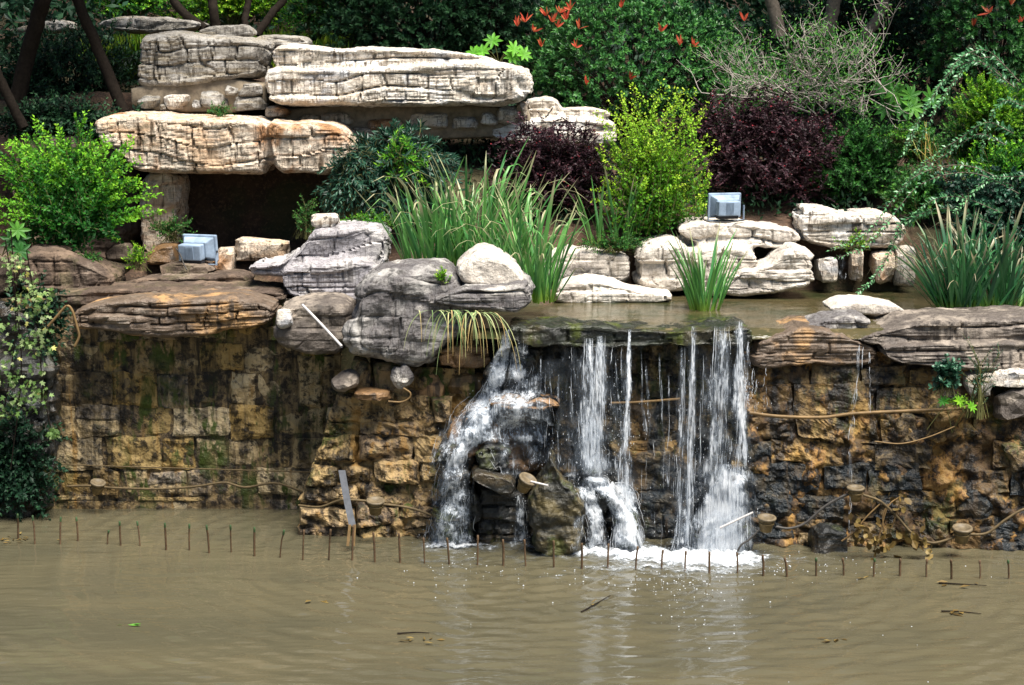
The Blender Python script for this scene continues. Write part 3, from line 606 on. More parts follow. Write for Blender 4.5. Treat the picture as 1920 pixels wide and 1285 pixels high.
# ---- rocks in the fall
rock('boulder', 'pointed mossy boulder standing in front of the fall', [([(1034,838),(1042,852),(1056,876),(1062,902),(1086,910),(1100,934),(1104,968),(1090,1045),(998,1045),(994,994),(984,968),(985,934),(1004,901),(1014,876),(1026,850)], 17.18, .6, .62)], M['mossrock'], voxel=.013, strata=0, cracks=.02, amp=.05, fr=4)
rock('boulder', 'black wedge stone jutting out left of the pointed boulder', [([(876,888),(892,873),(924,880),(960,890),(974,908),(961,928),(930,920),(905,907)], 17.3, .7, .4)], M['wet'], voxel=.013, strata=0, amp=.02)
for lab, ol, Yf, dp in [
    ('steep black rock behind the top of the left cascade', [(905,700),(925,650),(960,640),(1012,645),(1024,700),(1015,756),(900,756)], 17.9, .5),
    ('black knob left below the brown shelf stone', [(846,800),(868,768),(905,756),(936,772),(940,830),(915,852),(860,856)], 17.58, .6),
    ('black rock right below the brown shelf stone', [(922,775),(960,758),(1030,764),(1046,820),(1040,880),(960,886),(925,850)], 17.68, .6),
    ('black stone at the outer left of the cascade', [(812,850),(838,822),(872,828),(888,862),(876,905),(822,905)], 17.5, .6),
    ('rounded black stone just above the wedge stone', [(886,848),(908,824),(946,826),(966,850),(960,886),(900,886)], 17.42, .5),
    ('brown shelf stone splashed in the middle of the left cascade', [(900,756),(950,744),(1020,745),(1062,752),(1044,768),(960,768)], 17.5, .5),
    ('low rock under the left cascade at the water line', [(826,905),(870,896),(900,930),(908,1040),(812,1040),(815,960)], 17.55, .6),
    ('upper rock buried in white water right of the pointed boulder', [(1082,900),(1104,886),(1146,896),(1160,930),(1140,962),(1094,956)], 17.45, .5),
    ('outer rock buried in white water at the foot of the middle fall', [(1142,940),(1172,926),(1196,968),(1204,1045),(1138,1045)], 17.4, .5),
    ('inner rock buried in white water beside the pointed boulder', [(1084,962),(1118,944),(1146,970),(1140,1045),(1084,1045)], 17.44, .5),
    ('upper rock under the splash at the right strand of the fall', [(1346,912),(1372,888),(1402,902),(1404,956),(1352,964)], 17.52, .5),
    ('lower rock under the splash at the right strand of the fall', [(1296,990),(1330,950),(1380,946),(1408,975),(1410,1048),(1288,1048)], 17.45, .6)]:
    rock('boulder', lab, [(ol, Yf, dp, .5)], M['wet'] if 'brown' not in lab else M['ochre'], voxel=.015, strata=7, samp=.05, groove=.04, cracks=.05, amp=.05, fr=3.5)
rock('boulder', 'small dark boulder at the water line right of the fall', [([(1520,1000),(1545,985),(1585,990),(1600,1010),(1595,1050),(1515,1050)], 17.35, .4, .55)], M['wet'], voxel=.015, strata=0, amp=.04, fr=4)
rock('boulder', 'dark bank rock in the lower left corner behind the ivy', [([(-60,560),(60,575),(110,640),(125,760),(120,880),(90,985),(-60,985)], 18.75, .7, .4)], M['wet'], voxel=.03, strata=3, amp=.1)  # black rock colour used to paint the shade of this corner

rock('boulder', 'wet dark stone in the shade beneath the wedge stone', [([(885,905),(930,915),(1000,920),(1010,1040),(880,1040)], 17.72, .5, .4)], M['wet'], voxel=.018, strata=7, amp=.04)
# ================================================================ plants
TPL = {
 'oval': (np.array([(0,0,0),(.3,-.9,.25),(.3,0,0),(.3,.9,.25),(.68,-.8,.15),(.68,0,-.08),(.68,.8,.15),(1,0,-.3)], float),
          np.array([(0,2,1),(0,3,2),(1,2,5),(1,5,4),(2,3,6),(2,6,5),(4,5,7),(5,6,7)])),
 'oval4': (np.array([(0,0,0),(.42,-.95,.22),(1,0,-.28),(.42,.95,.22),(.5,0,-.03)], float), np.array([(0,4,1),(1,4,2),(0,3,4),(3,2,4)])),
 'dia': (np.array([(0,0,0),(.45,-1,.2),(1,0,-.1),(.45,1,.2)], float), np.array([(0,2,1),(0,3,2)])),
 'round': (np.array([(0,0,0),(.25,-.8,.15),(.7,-.85,.15),(1,0,0),(.7,.85,.15),(.25,.8,.15)], float), np.array([(0,3,1),(1,3,2),(0,5,3),(3,5,4)])),
 'star': (np.array([(.35,0,0),(0,-.05,0),(.12,-.85,.1),(.32,-.4,.05),(.68,-.95,.0),(.62,-.32,.03),(1.05,0,-.15),(.62,.32,.03),(.68,.95,.0),(.32,.4,.05),(.12,.85,.1)], float),
          np.array([(0,i,i+1) for i in range(1, 10)]+[(0,10,1)])),
}
def nrm(v): return v/(np.linalg.norm(v, axis=-1, keepdims=True)+1e-9)
def frames(D, N):
    D = nrm(D); N = nrm(N-D*(N*D).sum(-1, keepdims=True)); return D, N, np.cross(N, D)
def leaf_mesh(name, root, P, D, N, L, W, rnd, tpl, mat):
    T, tri = TPL['oval4' if tpl == 'oval' else tpl]; D, N, B = frames(D, N); n, kk = len(P), len(T)
    V = P[:, None]+D[:, None]*(T[None, :, 0:1]*L[:, None, None])+B[:, None]*(T[None, :, 1:2]*W[:, None, None]*.5)+N[:, None]*(T[None, :, 2:3]*W[:, None, None]*.5)
    Q = (np.arange(n)[:, None, None]*kk+tri[None]).reshape(-1, 3)
    return mesh_quads(name, rel(root, V.reshape(-1, 3)), Q, mat, smooth=False, rnd=np.repeat(rnd, len(tri)))
_single = {}
def single_leaves(root, P, D, N, L, W, rnd, tpl, mat, name='leaf'):
    D, N, B = frames(D, N); ro = np.array(root.location)
    for i in range(len(P)):
        q = min(int(rnd[i]*8), 7); key = (tpl, mat.name, q)
        if key not in _single:
            T, tri = TPL[tpl]; _single[key] = mesh_quads('leaf', T, tri, mat, smooth=False, rnd=np.full(len(tri), (q+.5)/8))
        o = bpy.data.objects.new(name, _single[key]); COL.objects.link(o); o.parent = root
        d, b, nn, p = D[i]*L[i], B[i]*W[i]*.5, N[i]*W[i]*.5, P[i]-ro
        o.matrix_basis = Matrix(((d[0], b[0], nn[0], p[0]), (d[1], b[1], nn[1], p[1]), (d[2], b[2], nn[2], p[2]), (0, 0, 0, 1)))
def finish(root, leaves, lines, lmat, smat, tpl, singles=0, sides=4):
    P, D, N, L, W, R = leaves
    if singles:
        o = np.argsort(P[:, 1]); k = min(singles*3, len(o)); pick = RNG.choice(o[:k], min(singles, k), replace=False); m = np.zeros(len(P), bool); m[pick] = True
        single_leaves(root, P[m], D[m], N[m], L[m], W[m], R[m], tpl, lmat); P, D, N, L, W, R = [a[~m] for a in (P, D, N, L, W, R)]
    if len(P):
        f = obj('foliage', leaf_mesh('foliage', root, P, D, N, L, W, R, tpl, lmat), root); f['kind'] = 'stuff'
    if lines:
        V, Q = tubes(lines, sides); obj('branches', mesh_quads('branches', rel(root, V), Q, smat), root)
def shoots(B, Dr, ln, K, bend, L, W, per=2, ang=1.0, t0=.15, tipscale=.6, whorl=False, jit=.35, rbase=0.0, rtip=1.0, rj=.25, flat=False):
    """S shoots -> leaves along them. B,Dr (S,3); ln (S,); bend (S,3)"""
    S_ = len(B); t = np.linspace(t0, 1, K) if not whorl else np.linspace(.75, 1, K)
    P = B[:, None]+Dr[:, None]*(ln[:, None, None]*t[None, :, None])+bend[:, None]*(t[None, :, None]**2)
    T = nrm(Dr[:, None]*ln[:, None, None]+2*bend[:, None]*t[None, :, None])
    ref = nrm(RNG.normal(size=(S_, 1, 3))*np.ones((1, K, 1))+np.array([0, 0, .01])) if not flat else np.broadcast_to(np.array([0, 0, 1.0]), (S_, K, 3))
    U = nrm(np.cross(T, ref)); Vv = np.cross(U, T)
    out = []
    for j in range(per):
        if flat: az = np.pi*j+RNG.normal(size=(S_, K))*.25
        elif whorl: az = 2*np.pi*j/per+np.arange(K)[None]*.9+RNG.normal(size=(S_, K))*.3
        else: az = np.pi*j+np.arange(K)[None]*1.57+RNG.normal(size=(S_, K))*.3
        side = U*np.cos(az)[..., None]+Vv*np.sin(az)[..., None]
        a = ang*(1-.35*t[None])+RNG.normal(size=(S_, K))*jit*.5
        D = T*np.cos(a)[..., None]+side*np.sin(a)[..., None]
        N = nrm(T*.8+np.array([0, -.25, .7])+RNG.normal(size=D.shape)*jit)
        ls = L*(1-(1-tipscale)*t[None]**2)*RNG.uniform(.75, 1.15, (S_, K))
        R = np.clip(rbase+(rtip-rbase)*t[None]**1.5+RNG.normal(size=(S_, K))*rj*.5+np.zeros((S_, 1)), 0, .999)
        out.append((P.reshape(-1, 3), D.reshape(-1, 3), N.reshape(-1, 3), ls.ravel(), (ls*W/L).ravel(), np.broadcast_to(R, (S_, K)).ravel()))
    return tuple(np.concatenate([o[i] for o in out]) for i in range(6))
def cat_leaves(*ls): return tuple(np.concatenate([l[i] for l in ls]) for i in range(6))
def shrub(name, label, cat, cpx, Y, rpx, ry, n, slen, K, L, W, lmat, smat, tpl='oval', per=2, ang=1.0, up=.5, singles=0, inner=.45, whorl=False, bend=-.1, rb=0.0, rt=1.0, rj=.3, lump=.55, group=None, extra=None, stems=True, jit=.35, twig=.002, zmin=-.75, flat=False, rad_=.8, rd=.3):
    c = np.array(at(cpx[0], cpx[1], Y)); s = Y/F; R = np.array([rpx[0]*s, ry, rpx[1]*s])
    root = thing(name, label, cat, (c[0], c[1], max(c[2]-R[2], 0)), group)
    d = nrm(RNG.normal(size=(n*3, 3))); d = d[(d[:, 2] > zmin) & (d[:, 1] < .55)][:n]; n = len(d)
    rad = RNG.uniform(inner, 1.0, n)*(1+lump*fbm(d*1.7+sum(map(ord, label)) % 50, 2)); sl = slen*RNG.uniform(.5, 1.0, n)*(1+.7*RNG.random(n)**5)
    dr = nrm(d*rad_+np.array([0, 0, up])+RNG.normal(size=d.shape)*rd)
    B = c+d*R*rad[:, None]-dr*sl[:, None]*.75
    bd = np.array([0, 0, 1.0])*bend*sl[:, None]
    lv = shoots(B, dr, sl, K, bd, L, W, per, ang, whorl=whorl, rbase=rb, rtip=rt, rj=rj, jit=jit, flat=flat)
    lines = []
    if stems:
        b0 = np.array([c[0], c[1], c[2]-R[2]*.95])
        for i in range(0, n, max(n//60, 1)):
            q = b0+np.array([RNG.normal()*.06, RNG.normal()*.06, 0]); m = (q+B[i])/2+np.array([0, 0, .1])*R[2]
            lines.append((smoothpath([q, m, B[i], B[i]+dr[i]*sl[i]*.7], 8), np.linspace(min(.012, .010*R.max()), min(.004, .005*R.max()), 8)))
        for i in range(n):
            t = np.linspace(0, 1, 3)[:, None]; lines.append((B[i]+dr[i]*sl[i]*t+bd[i]*t*t, np.linspace(twig*1.5, twig*.7, 3)))
    if extra:
        e, el = extra(c); lv = cat_leaves(lv, *e); lines += el
    finish(root, lv, lines, lmat, smat, tpl, singles, 3)
    return root
def sprays(paths, Y, K, L, W, per=2, ang=1.0, r=(0, 1), yj=.1, flat=False, rad=.004, spread=0.0):
    """canes drawn as pixel paths at distance Y -> leaves, lines"""
    out, lines = [], []
    for p in paths:
        yy = Y+RNG.uniform(-yj, yj); w = smoothpath([at(a, b, yy) for a, b in p], K)
        t = np.linspace(0, 1, K); T = nrm(np.gradient(w, axis=0)); lines.append((w, np.linspace(rad, rad*.35, K)))
        ref = np.array([0.2, 1, .15]); U = nrm(np.cross(T, ref)); Vv = np.cross(U, T)
        for j in range(per):
            az = np.pi*j+RNG.normal(size=K)*.5+(0 if flat else np.arange(K)*1.2); sd_ = U*np.cos(az)[:, None]+Vv*np.sin(az)[:, None]
            D = T*math.cos(ang)+sd_*math.sin(ang)+RNG.normal(size=T.shape)*.15; N = nrm(np.array([0, -.5, .8])+RNG.normal(size=T.shape)*.4)
            ls = L*RNG.uniform(.7, 1.15, K)*(1-.35*t); R = np.clip(r[0]+(r[1]-r[0])*t+RNG.normal(size=K)*.1, 0, .999)
            out.append((w+RNG.normal(size=w.shape)*spread, D, N, ls, ls*W/L, R))
    return out, lines
BARK = plain('bark', (.016, .012, .009), .9, var=.6, sc=30, bump=.6, spec=.08)  # near black: the trunks' shade is put into the bark colour
BARKL = plain('grey_bark', (.16, .13, .10), .9, var=.5, sc=30, bump=.6)
TWIG = plain('pale_twig', (.40, .35, .31), .8, var=.3, sc=40)
STEM = plain('green_stem', (.10, .10, .03), .7)
L_PHOT = leaf_mat('photinia_leaf', [(0, (.012, .05, .016)), (.5, (.028, .115, .032)), (.9, (.05, .17, .04)), (1, (.07, .21, .04))], rough=.36, trans=.15, spec=.35)
L_RED = leaf_mat('photinia_red', [(0, (.45, .06, .03)), (.6, (.70, .12, .07)), (1, (.55, .22, .08))], rough=.4, trans=.35)
L_DARK = leaf_mat('dark_leaf', [(0, (.006, .02, .01)), (.6, (.012, .045, .02)), (1, (.03, .085, .03))], rough=.5, trans=.12, spec=.2)
L_GOLD = leaf_mat('privet_gold', [(0, (.02, .10, .008)), (.4, (.10, .28, .012)), (.8, (.32, .56, .03)), (1, (.55, .68, .07))], trans=.35)
L_LIME = leaf_mat('privet_lime', [(0, (.012, .07, .012)), (.45, (.035, .17, .015)), (.8, (.16, .42, .02)), (1, (.34, .62, .04))], trans=.35)
L_PURP = leaf_mat('loropetalum', [(0, (.016, .008, .011)), (.6, (.046, .019, .026)), (.93, (.105, .048, .055)), (1, (.24, .015, .025))], rough=.45, trans=.15)
L_MID = leaf_mat('mid_green', [(0, (.012, .055, .012)), (.6, (.03, .13, .02)), (1, (.10, .27, .03))], trans=.25)
L_BLUE = leaf_mat('blue_green', [(0, (.008, .03, .018)), (.6, (.02, .075, .042)), (1, (.06, .16, .09))], rough=.4, trans=.15, spec=.35)
L_IVY = leaf_mat('ivy_pale', [(0, (.02, .05, .012)), (.45, (.10, .18, .04)), (.85, (.30, .36, .17)), (1, (.42, .36, .06))], trans=.2)
L_GRASS = leaf_mat('sunny_grass', [(0, (.05, .16, .012)), (.6, (.16, .30, .02)), (1, (.32, .34, .04))], trans=.3)
L_STRAW = leaf_mat('straw', [(0, (.16, .26, .09)), (.5, (.38, .42, .20)), (1, (.52, .36, .15))], trans=.25)
L_DEAD = leaf_mat('dead_leaf', [(0, (.05, .032, .010)), (.6, (.14, .09, .025)), (1, (.22, .16, .055))], trans=.15)
# iris blade: green, some tips withered
def blade_mat(name, a, b, dryfrom):
    k = NT(name); co = k.n('TexCoord', o=0); z = k.n('SeparateXYZ', {0: co}, o=2); r = k.n('ObjectInfo', o=5)
    c = k.mix(r, a, b); c = k.mix(k.step(z, .25, .0), c, (.20, .34, .04))
    dry = k.math('MULTIPLY', k.step(z, .72, .9), k.step(k.noise(k.n('ObjectInfo', o=0), 37, 1), .42, .50))
    c = k.mix(k.math('MULTIPLY', dry, dryfrom), c, (.50, .40, .26))
    vein = k.noise(k.scale(co, (40, 40, .6)), 1.0, 2); c = k.mix(.25, c, k.ramp(vein, [(.3, .2), (.7, .9)]), 'OVERLAY')
    p = k.n('BsdfPrincipled', {'Base Color': c, 'Roughness': .42}); t = k.n('BsdfTranslucent', {'Color': c})
    return k.surf(k.n('MixShader', {0: .25, 1: p, 2: t}))
IRIS = blade_mat('iris_blade', (.045, .19, .05), (.15, .38, .08), .7); IRISD = blade_mat('iris_blade_dark', (.018, .085, .04), (.05, .19, .055), .7)
def blade_variants(mat, n=12, wid=.030, tip=.4, seed=2):
    rg = random.Random(seed); out = []
    for i in range(n):
        K = 12; t = np.linspace(0, 1, K); lean = rg.uniform(.0, .16); bend = rg.uniform(.0, .22)
        x = lean*t+bend*t**2.4; z = t*1.0
        if rg.random() < tip:                       # tip folded over
            kf = rg.uniform(.66, .85); f = np.clip((t-kf)/(1-kf), 0, 1); R = rg.uniform(.07, .15); x = x+R*(1-np.cos(f*2.6)); z = np.where(t > kf, kf+R*np.sin(f*2.6)*.9, t)
        y = rg.uniform(-.06, .06)*t**2
        w = wid*rg.uniform(.75, 1.2)*(.7+.6*t-1.0*t**2.2)*np.where(t > .98, .15, 1); tw = rg.uniform(-1.0, 1.0)+rg.uniform(-.7, .7)*t
        wx, wy = np.cos(tw+1.57)*w*.5, np.sin(tw+1.57)*w*.5
        V = np.stack([np.stack([x-wx, y-wy, z], -1), np.stack([x+.25*w*np.cos(tw), y+.25*w*np.sin(tw), z], -1), np.stack([x+wx, y+wy, z], -1)], 1).reshape(-1, 3)
        a = (np.arange(K-1)*3)[:, None]; Q = np.concatenate([a+np.array([[0, 1, 4, 3]]), a+np.array([[1, 2, 5, 4]])])
        out.append(mesh_quads('leaf_blade', V, Q, mat))
    return out
def iris(name, label, spots, blades, n, hmin, hmax, open_=.5, seed=1, leanx=0.0, ydisp=.25, cat='iris'):
    """spots: list of (px,py,Y,spread m) for the crown of the clump"""
    rg = random.Random(seed); b = at(*spots[0][:3]); root = thing(name, label, cat, b)
    for i in range(n):
        px, py, Y, sp = rg.choice(spots); p = at(px, py, Y); a = rg.uniform(0, 2*math.pi); q = rg.random()**.5
        ox, oy = math.cos(a)*q*sp, math.sin(a)*q*min(sp, ydisp)
        o = bpy.data.objects.new('leaf', rg.choice(blades)); COL.objects.link(o); o.parent = root
        o.location = p+Vector((ox, oy, -.03))-b; h = rg.uniform(hmin, hmax)*(1-.25*q)
        az = math.atan2(oy, ox+leanx)+rg.gauss(0, .6); tl = q*open_*rg.uniform(.4, 1.2)
        o.rotation_euler = (Matrix.Rotation(az, 4, 'Z') @ Matrix.Rotation(tl, 4, 'Y')).to_euler(); o.scale = (h, h, h)
    return root
BL = blade_variants(IRIS, 18, .036, .28, 2); BLU = blade_variants(IRIS, 8, .046, .05, 3); BLD = blade_variants(IRISD, 12, .042, .22, 4)
iris('iris_clump', 'big clump of iris leaves with withered curled tips above the domed boulder', [(815,505,19.3,.3), (880,500,19.2,.36), (960,525,18.95,.3), (1010,560,18.7,.18), (900,480,19.6,.4)], BL, 400, .6, 1.38, .38, 1)
iris('iris_clump', 'small upright tuft of iris standing in the pool', [(1322,577,19.3,.17)], BLU, 62, .6, .95, .30, 2, ydisp=.12)
iris('iris_clump', 'dark spreading clump of iris behind the right end slab', [(1830,584,18.95,.32), (1790,584,18.9,.15), (1880,582,19.0,.3)], BLD, 220, .7, 1.3, .55, 3)
iris('iris_clump', 'loose iris leaves between the purple and the golden shrub', [(1130,460,20.9,.16), (1165,462,20.9,.14)], BLU, 30, .55, 1.05, .4, 4)
iris('iris_clump', 'yellowing tuft of strap leaves on the slope at right', [(1745,300,22.0,.2), (1790,320,21.6,.2)], blade_variants(blade_mat('yellowing_blade', (.20, .24, .03), (.36, .22, .04), .5), 6, .03, .2, 9), 34, .35, .65, .8, 5)
# hanging grass under the domed boulder
def strap_tuft(name, label, cat, base, Y, n, ln, mat, drop=1.0, spread=.12, w=.012, seed=3):
    rg = random.Random(seed); b = at(base[0], base[1], Y); root = thing(name, label, cat, b)
    for i in range(n):
        L = ln*rg.uniform(.55, 1.1); K = 9; t = np.linspace(0, 1, K); a = rg.gauss(0, 1.3); out = L*rg.uniform(.25, .75)
        x = rg.gauss(0, spread)+math.sin(a)*out*np.sin(t*1.3); y = -abs(math.cos(a))*out*np.sin(t*1.5)*.6-.02; z = L*(.22*t-drop*1.05*t**2)
        ww = w*rg.uniform(.6, 1.2)*(1-.85*t**1.5)
        V = np.stack([np.stack([x-ww/2, y, z], -1), np.stack([x+ww/2, y+.004, z], -1)], 1).reshape(-1, 3); a_ = (np.arange(K-1)*2)[:, None]
        o = obj('leaf', mesh_quads('leaf', V, a_+np.array([[0, 1, 3, 2]]), mat, rnd=np.clip(np.linspace(.0, .55, K-1)+rg.gauss(.05, .3), 0, .99)), root)
    return root
strap_tuft('hanging_grass', 'pale grass hanging from under the domed boulder', 'grass', (838,582), 17.66, 22, .52, L_STRAW, .95, .13, seed=3)
strap_tuft('hanging_grass', 'straw coloured grass hanging just left of the waterfall', 'grass', (892,586), 17.66, 24, .60, L_STRAW, 1.05, .10, seed=4)
# shrubs
PH = 'photinia hedge at the back'
def reds(cs, seed, k=6):
    rg = np.random.default_rng(seed); out = []
    for (px, py, Y) in cs:
        p = np.array(at(px, py, Y)); d = nrm(rg.normal(size=(k, 3))*.45+np.array([0, -.4, .9])); n = k
        out.append((np.repeat(p[None], n, 0), d, nrm(np.array([0, -.6, .5])+rg.normal(size=(n, 3))*.4), rg.uniform(.08, .15, n), rg.uniform(.022, .036, n), rg.uniform(0, 1, n)))
    return cat_leaves(*out)
r_ = shrub('photinia_shrub', 'large glossy green photinia shrub with red shoots behind the white slab', 'shrub', (1185,120), 24.2, (230,140), 1.0, 1700, .28, 3, .10, .044, L_PHOT, BARK, per=5, ang=1.05, whorl=True, singles=300, up=.35, inner=.6, lump=.3)
for a in [(970,50,23.4),(1035,42,23.3),(1050,25,23.3),(1070,18,23.3),(985,42,23.3),(1025,30,23.3),(1045,52,23.3),(1062,38,23.2),(1000,60,23.3),(1085,55,23.2),(1080,90,23.2),(1015,88,23.3),(1165,15,23.2),(1240,60,23.2),(1182,150,23.2),(1275,85,23.2),(1100,160,23.2),(1395,40,23.4),(1300,88,23.2)]:
    n = 5; lv = reds([a], int(a[0]), 6); single_leaves(r_, *lv, 'oval', L_RED, 'red_leaf')
r_ = shrub('photinia_shrub', 'photinia shrub with a few red shoots in the top right corner', 'shrub', (1860,60), 23.8, (120,130), .8, 750, .26, 3, .10, .044, L_PHOT, BARK, per=5, ang=1.05, whorl=True, singles=200, up=.3, inner=.6)
for a in [(1895,10,23.1),(1855,25,23.1),(1825,50,23.1),(1912,45,23.1)]: single_leaves(r_, *reds([a], int(a[0]), 5), 'oval', L_RED, 'red_leaf')
shrub('dark_shrub', 'low black-green growth under the leaning trunks behind the lime shrub', 'shrub', (120,225), 22.0, (150,45), .35, 500, .3, 6, .08, .04, L_DARK, BARK, 'oval', 2, 1.0, up=.3, inner=.2)  # near-black leaves added over bare soil to deepen the shade
def fan_sprays(n, base, tips, seed, Y, L, W, r, yj=.3, per=3):
    rg = random.Random(seed); pp = []
    for i in range(n):
        tx, ty = tips(rg); bx, by = base[0]+rg.gauss(0, base[2]), base[1]+rg.gauss(0, 12); mx, my = bx+(tx-bx)*rg.uniform(.3, .5), by+(ty-by)*rg.uniform(.55, .7); pp.append([(bx, by), (mx, my), (tx, ty)])
    return sprays(pp, Y, 32, L, W, per, .9, r, yj, spread=.014)
def gold(c):
    def tips(rg):
        u = rg.uniform(-1, 1); return 1232+u*122, 135+abs(u)**1.6*70+rg.random()**1.1*210
    return fan_sprays(80, (1232, 425, 45), tips, 3, 21.0, .050, .030, (.05, .88))
shrub('golden_privet', 'golden yellow-green privet shrub between the two purple shrubs', 'shrub', (1225,335), 21.2, (92,105), .42, 330, .34, 12, .044, .028, L_GOLD, STEM, 'dia', 2, .95, up=.9, inner=.3, rb=.05, rt=.85, extra=gold)
def lime(c):
    def tips(rg):
        a = rg.uniform(-1.75, 1.6); q = rg.uniform(.45, .98); return 130+math.sin(a)*185*q, 410-math.cos(a)*210*q
    return fan_sprays(90, (130, 440, 40), tips, 4, 20.2, .060, .040, (-.1, .85), .4, 4)
shrub('lime_privet', 'bright lime green privet shrub at the left edge above the shelf', 'shrub', (125,350), 20.5, (115,115), .45, 360, .40, 12, .056, .034, L_LIME, STEM, 'dia', 2, .95, up=.75, inner=.3, rb=.0, rt=.8, extra=lime)
shrub('purple_shrub', 'smaller purple-leaved shrub right behind the big iris clump', 'shrub', (1035,330), 21.6, (112,102), .55, 1300, .24, 9, .042, .027, L_PURP, BARK, 'dia', 2, 1.0, up=.25, inner=.35, rb=.05, rt=.8, flat=True, rad_=.45, rd=.55, jit=.5)
shrub('purple_shrub', 'larger purple-leaved shrub behind the right floodlight', 'shrub', (1435,285), 22.0, (138,122), .7, 2000, .26, 9, .044, .028, L_PURP, BARK, 'dia', 2, 1.0, up=.25, inner=.35, rb=.05, rt=.8, flat=True, rad_=.45, rd=.55, jit=.5)
shrub('low_shrub', 'low dark green shrub right of the larger purple shrub', 'shrub', (1605,315), 22.2, (92,88), .5, 1000, .22, 8, .055, .028, L_MID, BARK, 'dia', 2, 1.0, up=.4, inner=.4, rt=.6)
shrub('trailing_shrub', 'dark drooping long-leaved shrub under the white slab left of the iris', 'shrub', (735,315), 21.2, (115,95), .45, 620, .34, 8, .115, .030, L_BLUE, STEM, 'oval', 2, .9, up=-.1, bend=-.35, inner=.3, rt=.6, singles=200)
shrub('trailing_shrub', 'light green leafy sprigs among the dark drooping leaves', 'shrub', (755,300), 20.85, (55,55), .2, 60, .26, 7, .09, .02, L_LIME, STEM, 'oval', 2, .9, up=.2, bend=-.2, inner=.3, rb=.3, rt=.8, singles=150)
shrub('trailing_shrub', 'dark green vine leaves at the right mouth of the hollow', 'shrub', (665,345), 20.9, (60,70), .3, 240, .28, 7, .095, .028, L_BLUE, STEM, 'oval', 2, .9, up=-.3, bend=-.4, inner=.3, rt=.7, singles=100)
def arch(c):
    pp = [[(1900,140),(1850,95),(1800,110),(1760,165),(1725,225),(1705,270)], [(1890,150),(1820,100),(1780,135),(1735,200)], [(1900,350),(1830,315),(1770,312),(1710,335),(1670,380),(1640,420),(1600,455),(1555,470)], [(1730,400),(1690,420),(1670,470),(1640,520),(1605,552)], [(1900,250),(1850,230),(1800,260),(1740,300),(1700,340)], [(1920,200),(1880,190),(1850,240),(1840,300)], [(1880,400),(1800,370),(1740,380),(1700,420)], [(1920,330),(1850,340),(1790,400)]]
    return sprays(pp+[[(x+12, y+14) for x, y in q] for q in pp[:3]]+[[(x-14, y+22) for x, y in q] for q in (pp[0], pp[4], pp[6])], 19.6, 52, .068, .034, 2, 1.0, (.2, 1.0), .2, rad=.006)
shrub('cotoneaster', 'dark blue-green arching shrub filling the right edge above the iris', 'shrub', (1895,400), 20.2, (135,100), .55, 1200, .34, 11, .05, .034, L_BLUE, BARK, 'round', 2, 1.0, up=.2, bend=-.35, inner=.3, rt=.7, singles=300)
L_ARCH = leaf_mat('arching_leaf', [(0, (.03, .11, .04)), (.6, (.07, .22, .08)), (1, (.16, .36, .16))], rough=.35, trans=.2, spec=.5)
ra = thing('arching_branches', 'loose arching branches with paired grey-green leaves at the right edge', 'shrub', at(1900, 420, 19.7)); ae, al = arch(None); finish(ra, cat_leaves(*ae), al, L_ARCH, BARKL, 'oval', 300, 5)
shrub('leafy_shrub', 'mid green bushy shrub on the slope behind the arching branches', 'shrub', (1870,255), 21.6, (110,95), .5, 700, .3, 9, .06, .03, L_MID, STEM, 'dia', 2, 1.0, up=.4, inner=.3, rt=.9)
shrub('golden_privet', 'small bright privet behind the arching shrub at right', 'shrub', (1850,205), 21.2, (62,66), .3, 260, .3, 12, .046, .028, L_GOLD, STEM, 'dia', 2, .95, up=.6, inner=.3, rb=.05, rt=.6)
shrub('dark_shrub', 'dark broad-leaved shrubs in shade behind the white slab', 'shrub', (790,40), 25.0, (210,115), .7, 1000, .3, 3, .12, .05, L_DARK, BARK, per=5, whorl=True, up=.2, inner=.5, singles=200)
shrub('dark_shrub', 'dark shrub in the gap beside the photinia', 'shrub', (920,20), 24.8, (70,90), .5, 180, .3, 3, .10, .04, L_DARK, BARK, per=5, whorl=True, up=.2, inner=.4)
shrub('leafy_shrub', 'sunlit leafy shrub at the top edge right of the slim trunks', 'shrub', (590,15), 25.4, (70,60), .5, 240, .3, 6, .07, .03, L_LIME, STEM, 'oval', 2, 1.0, up=.3, inner=.3, rb=.0, rt=.55)
shrub('dark_shrub', 'black-green bush behind the bare branched shrub', 'shrub', (1620,60), 25.2, (190,150), .8, 900, .3, 6, .08, .035, L_DARK, BARK, 'oval', 2, 1.0, up=.2, inner=.4)
shrub('dark_shrub', 'shaded bush under the leaning trunks at upper left', 'shrub', (120,150), 23.8, (160,105), .6, 900, .3, 6, .08, .035, L_DARK, BARK, 'oval', 2, 1.0, up=.2, inner=.4)
for lab, c_, Y_, r_2, n_, mt in [('sunlit yellow-green bush behind the slim trunks at top left', (440,5), 26.2, (130,50), 420, L_GOLD), ('bright green bush behind the forked tree at top left', (250,-5), 26.0, (90,50), 260, L_LIME),
      ('leafy green shrub on the bare slope below the dark palmate leaves', (1715,270), 22.6, (55,40), 220, L_MID), ('mixed green shrub between the low shrub and the arching branches', (1725,360), 21.5, (60,50), 300, L_MID), ('bright leafy shrub at the right edge above the dark iris', (1890,330), 20.9, (90,70), 420, L_LIME)]:
    shrub('leafy_shrub', lab, 'shrub', c_, Y_, r_2, .45, n_, .3, 8, .065, .032, mt, STEM, 'dia', 2, 1.0, up=.5, inner=.3, rb=0, rt=.75)
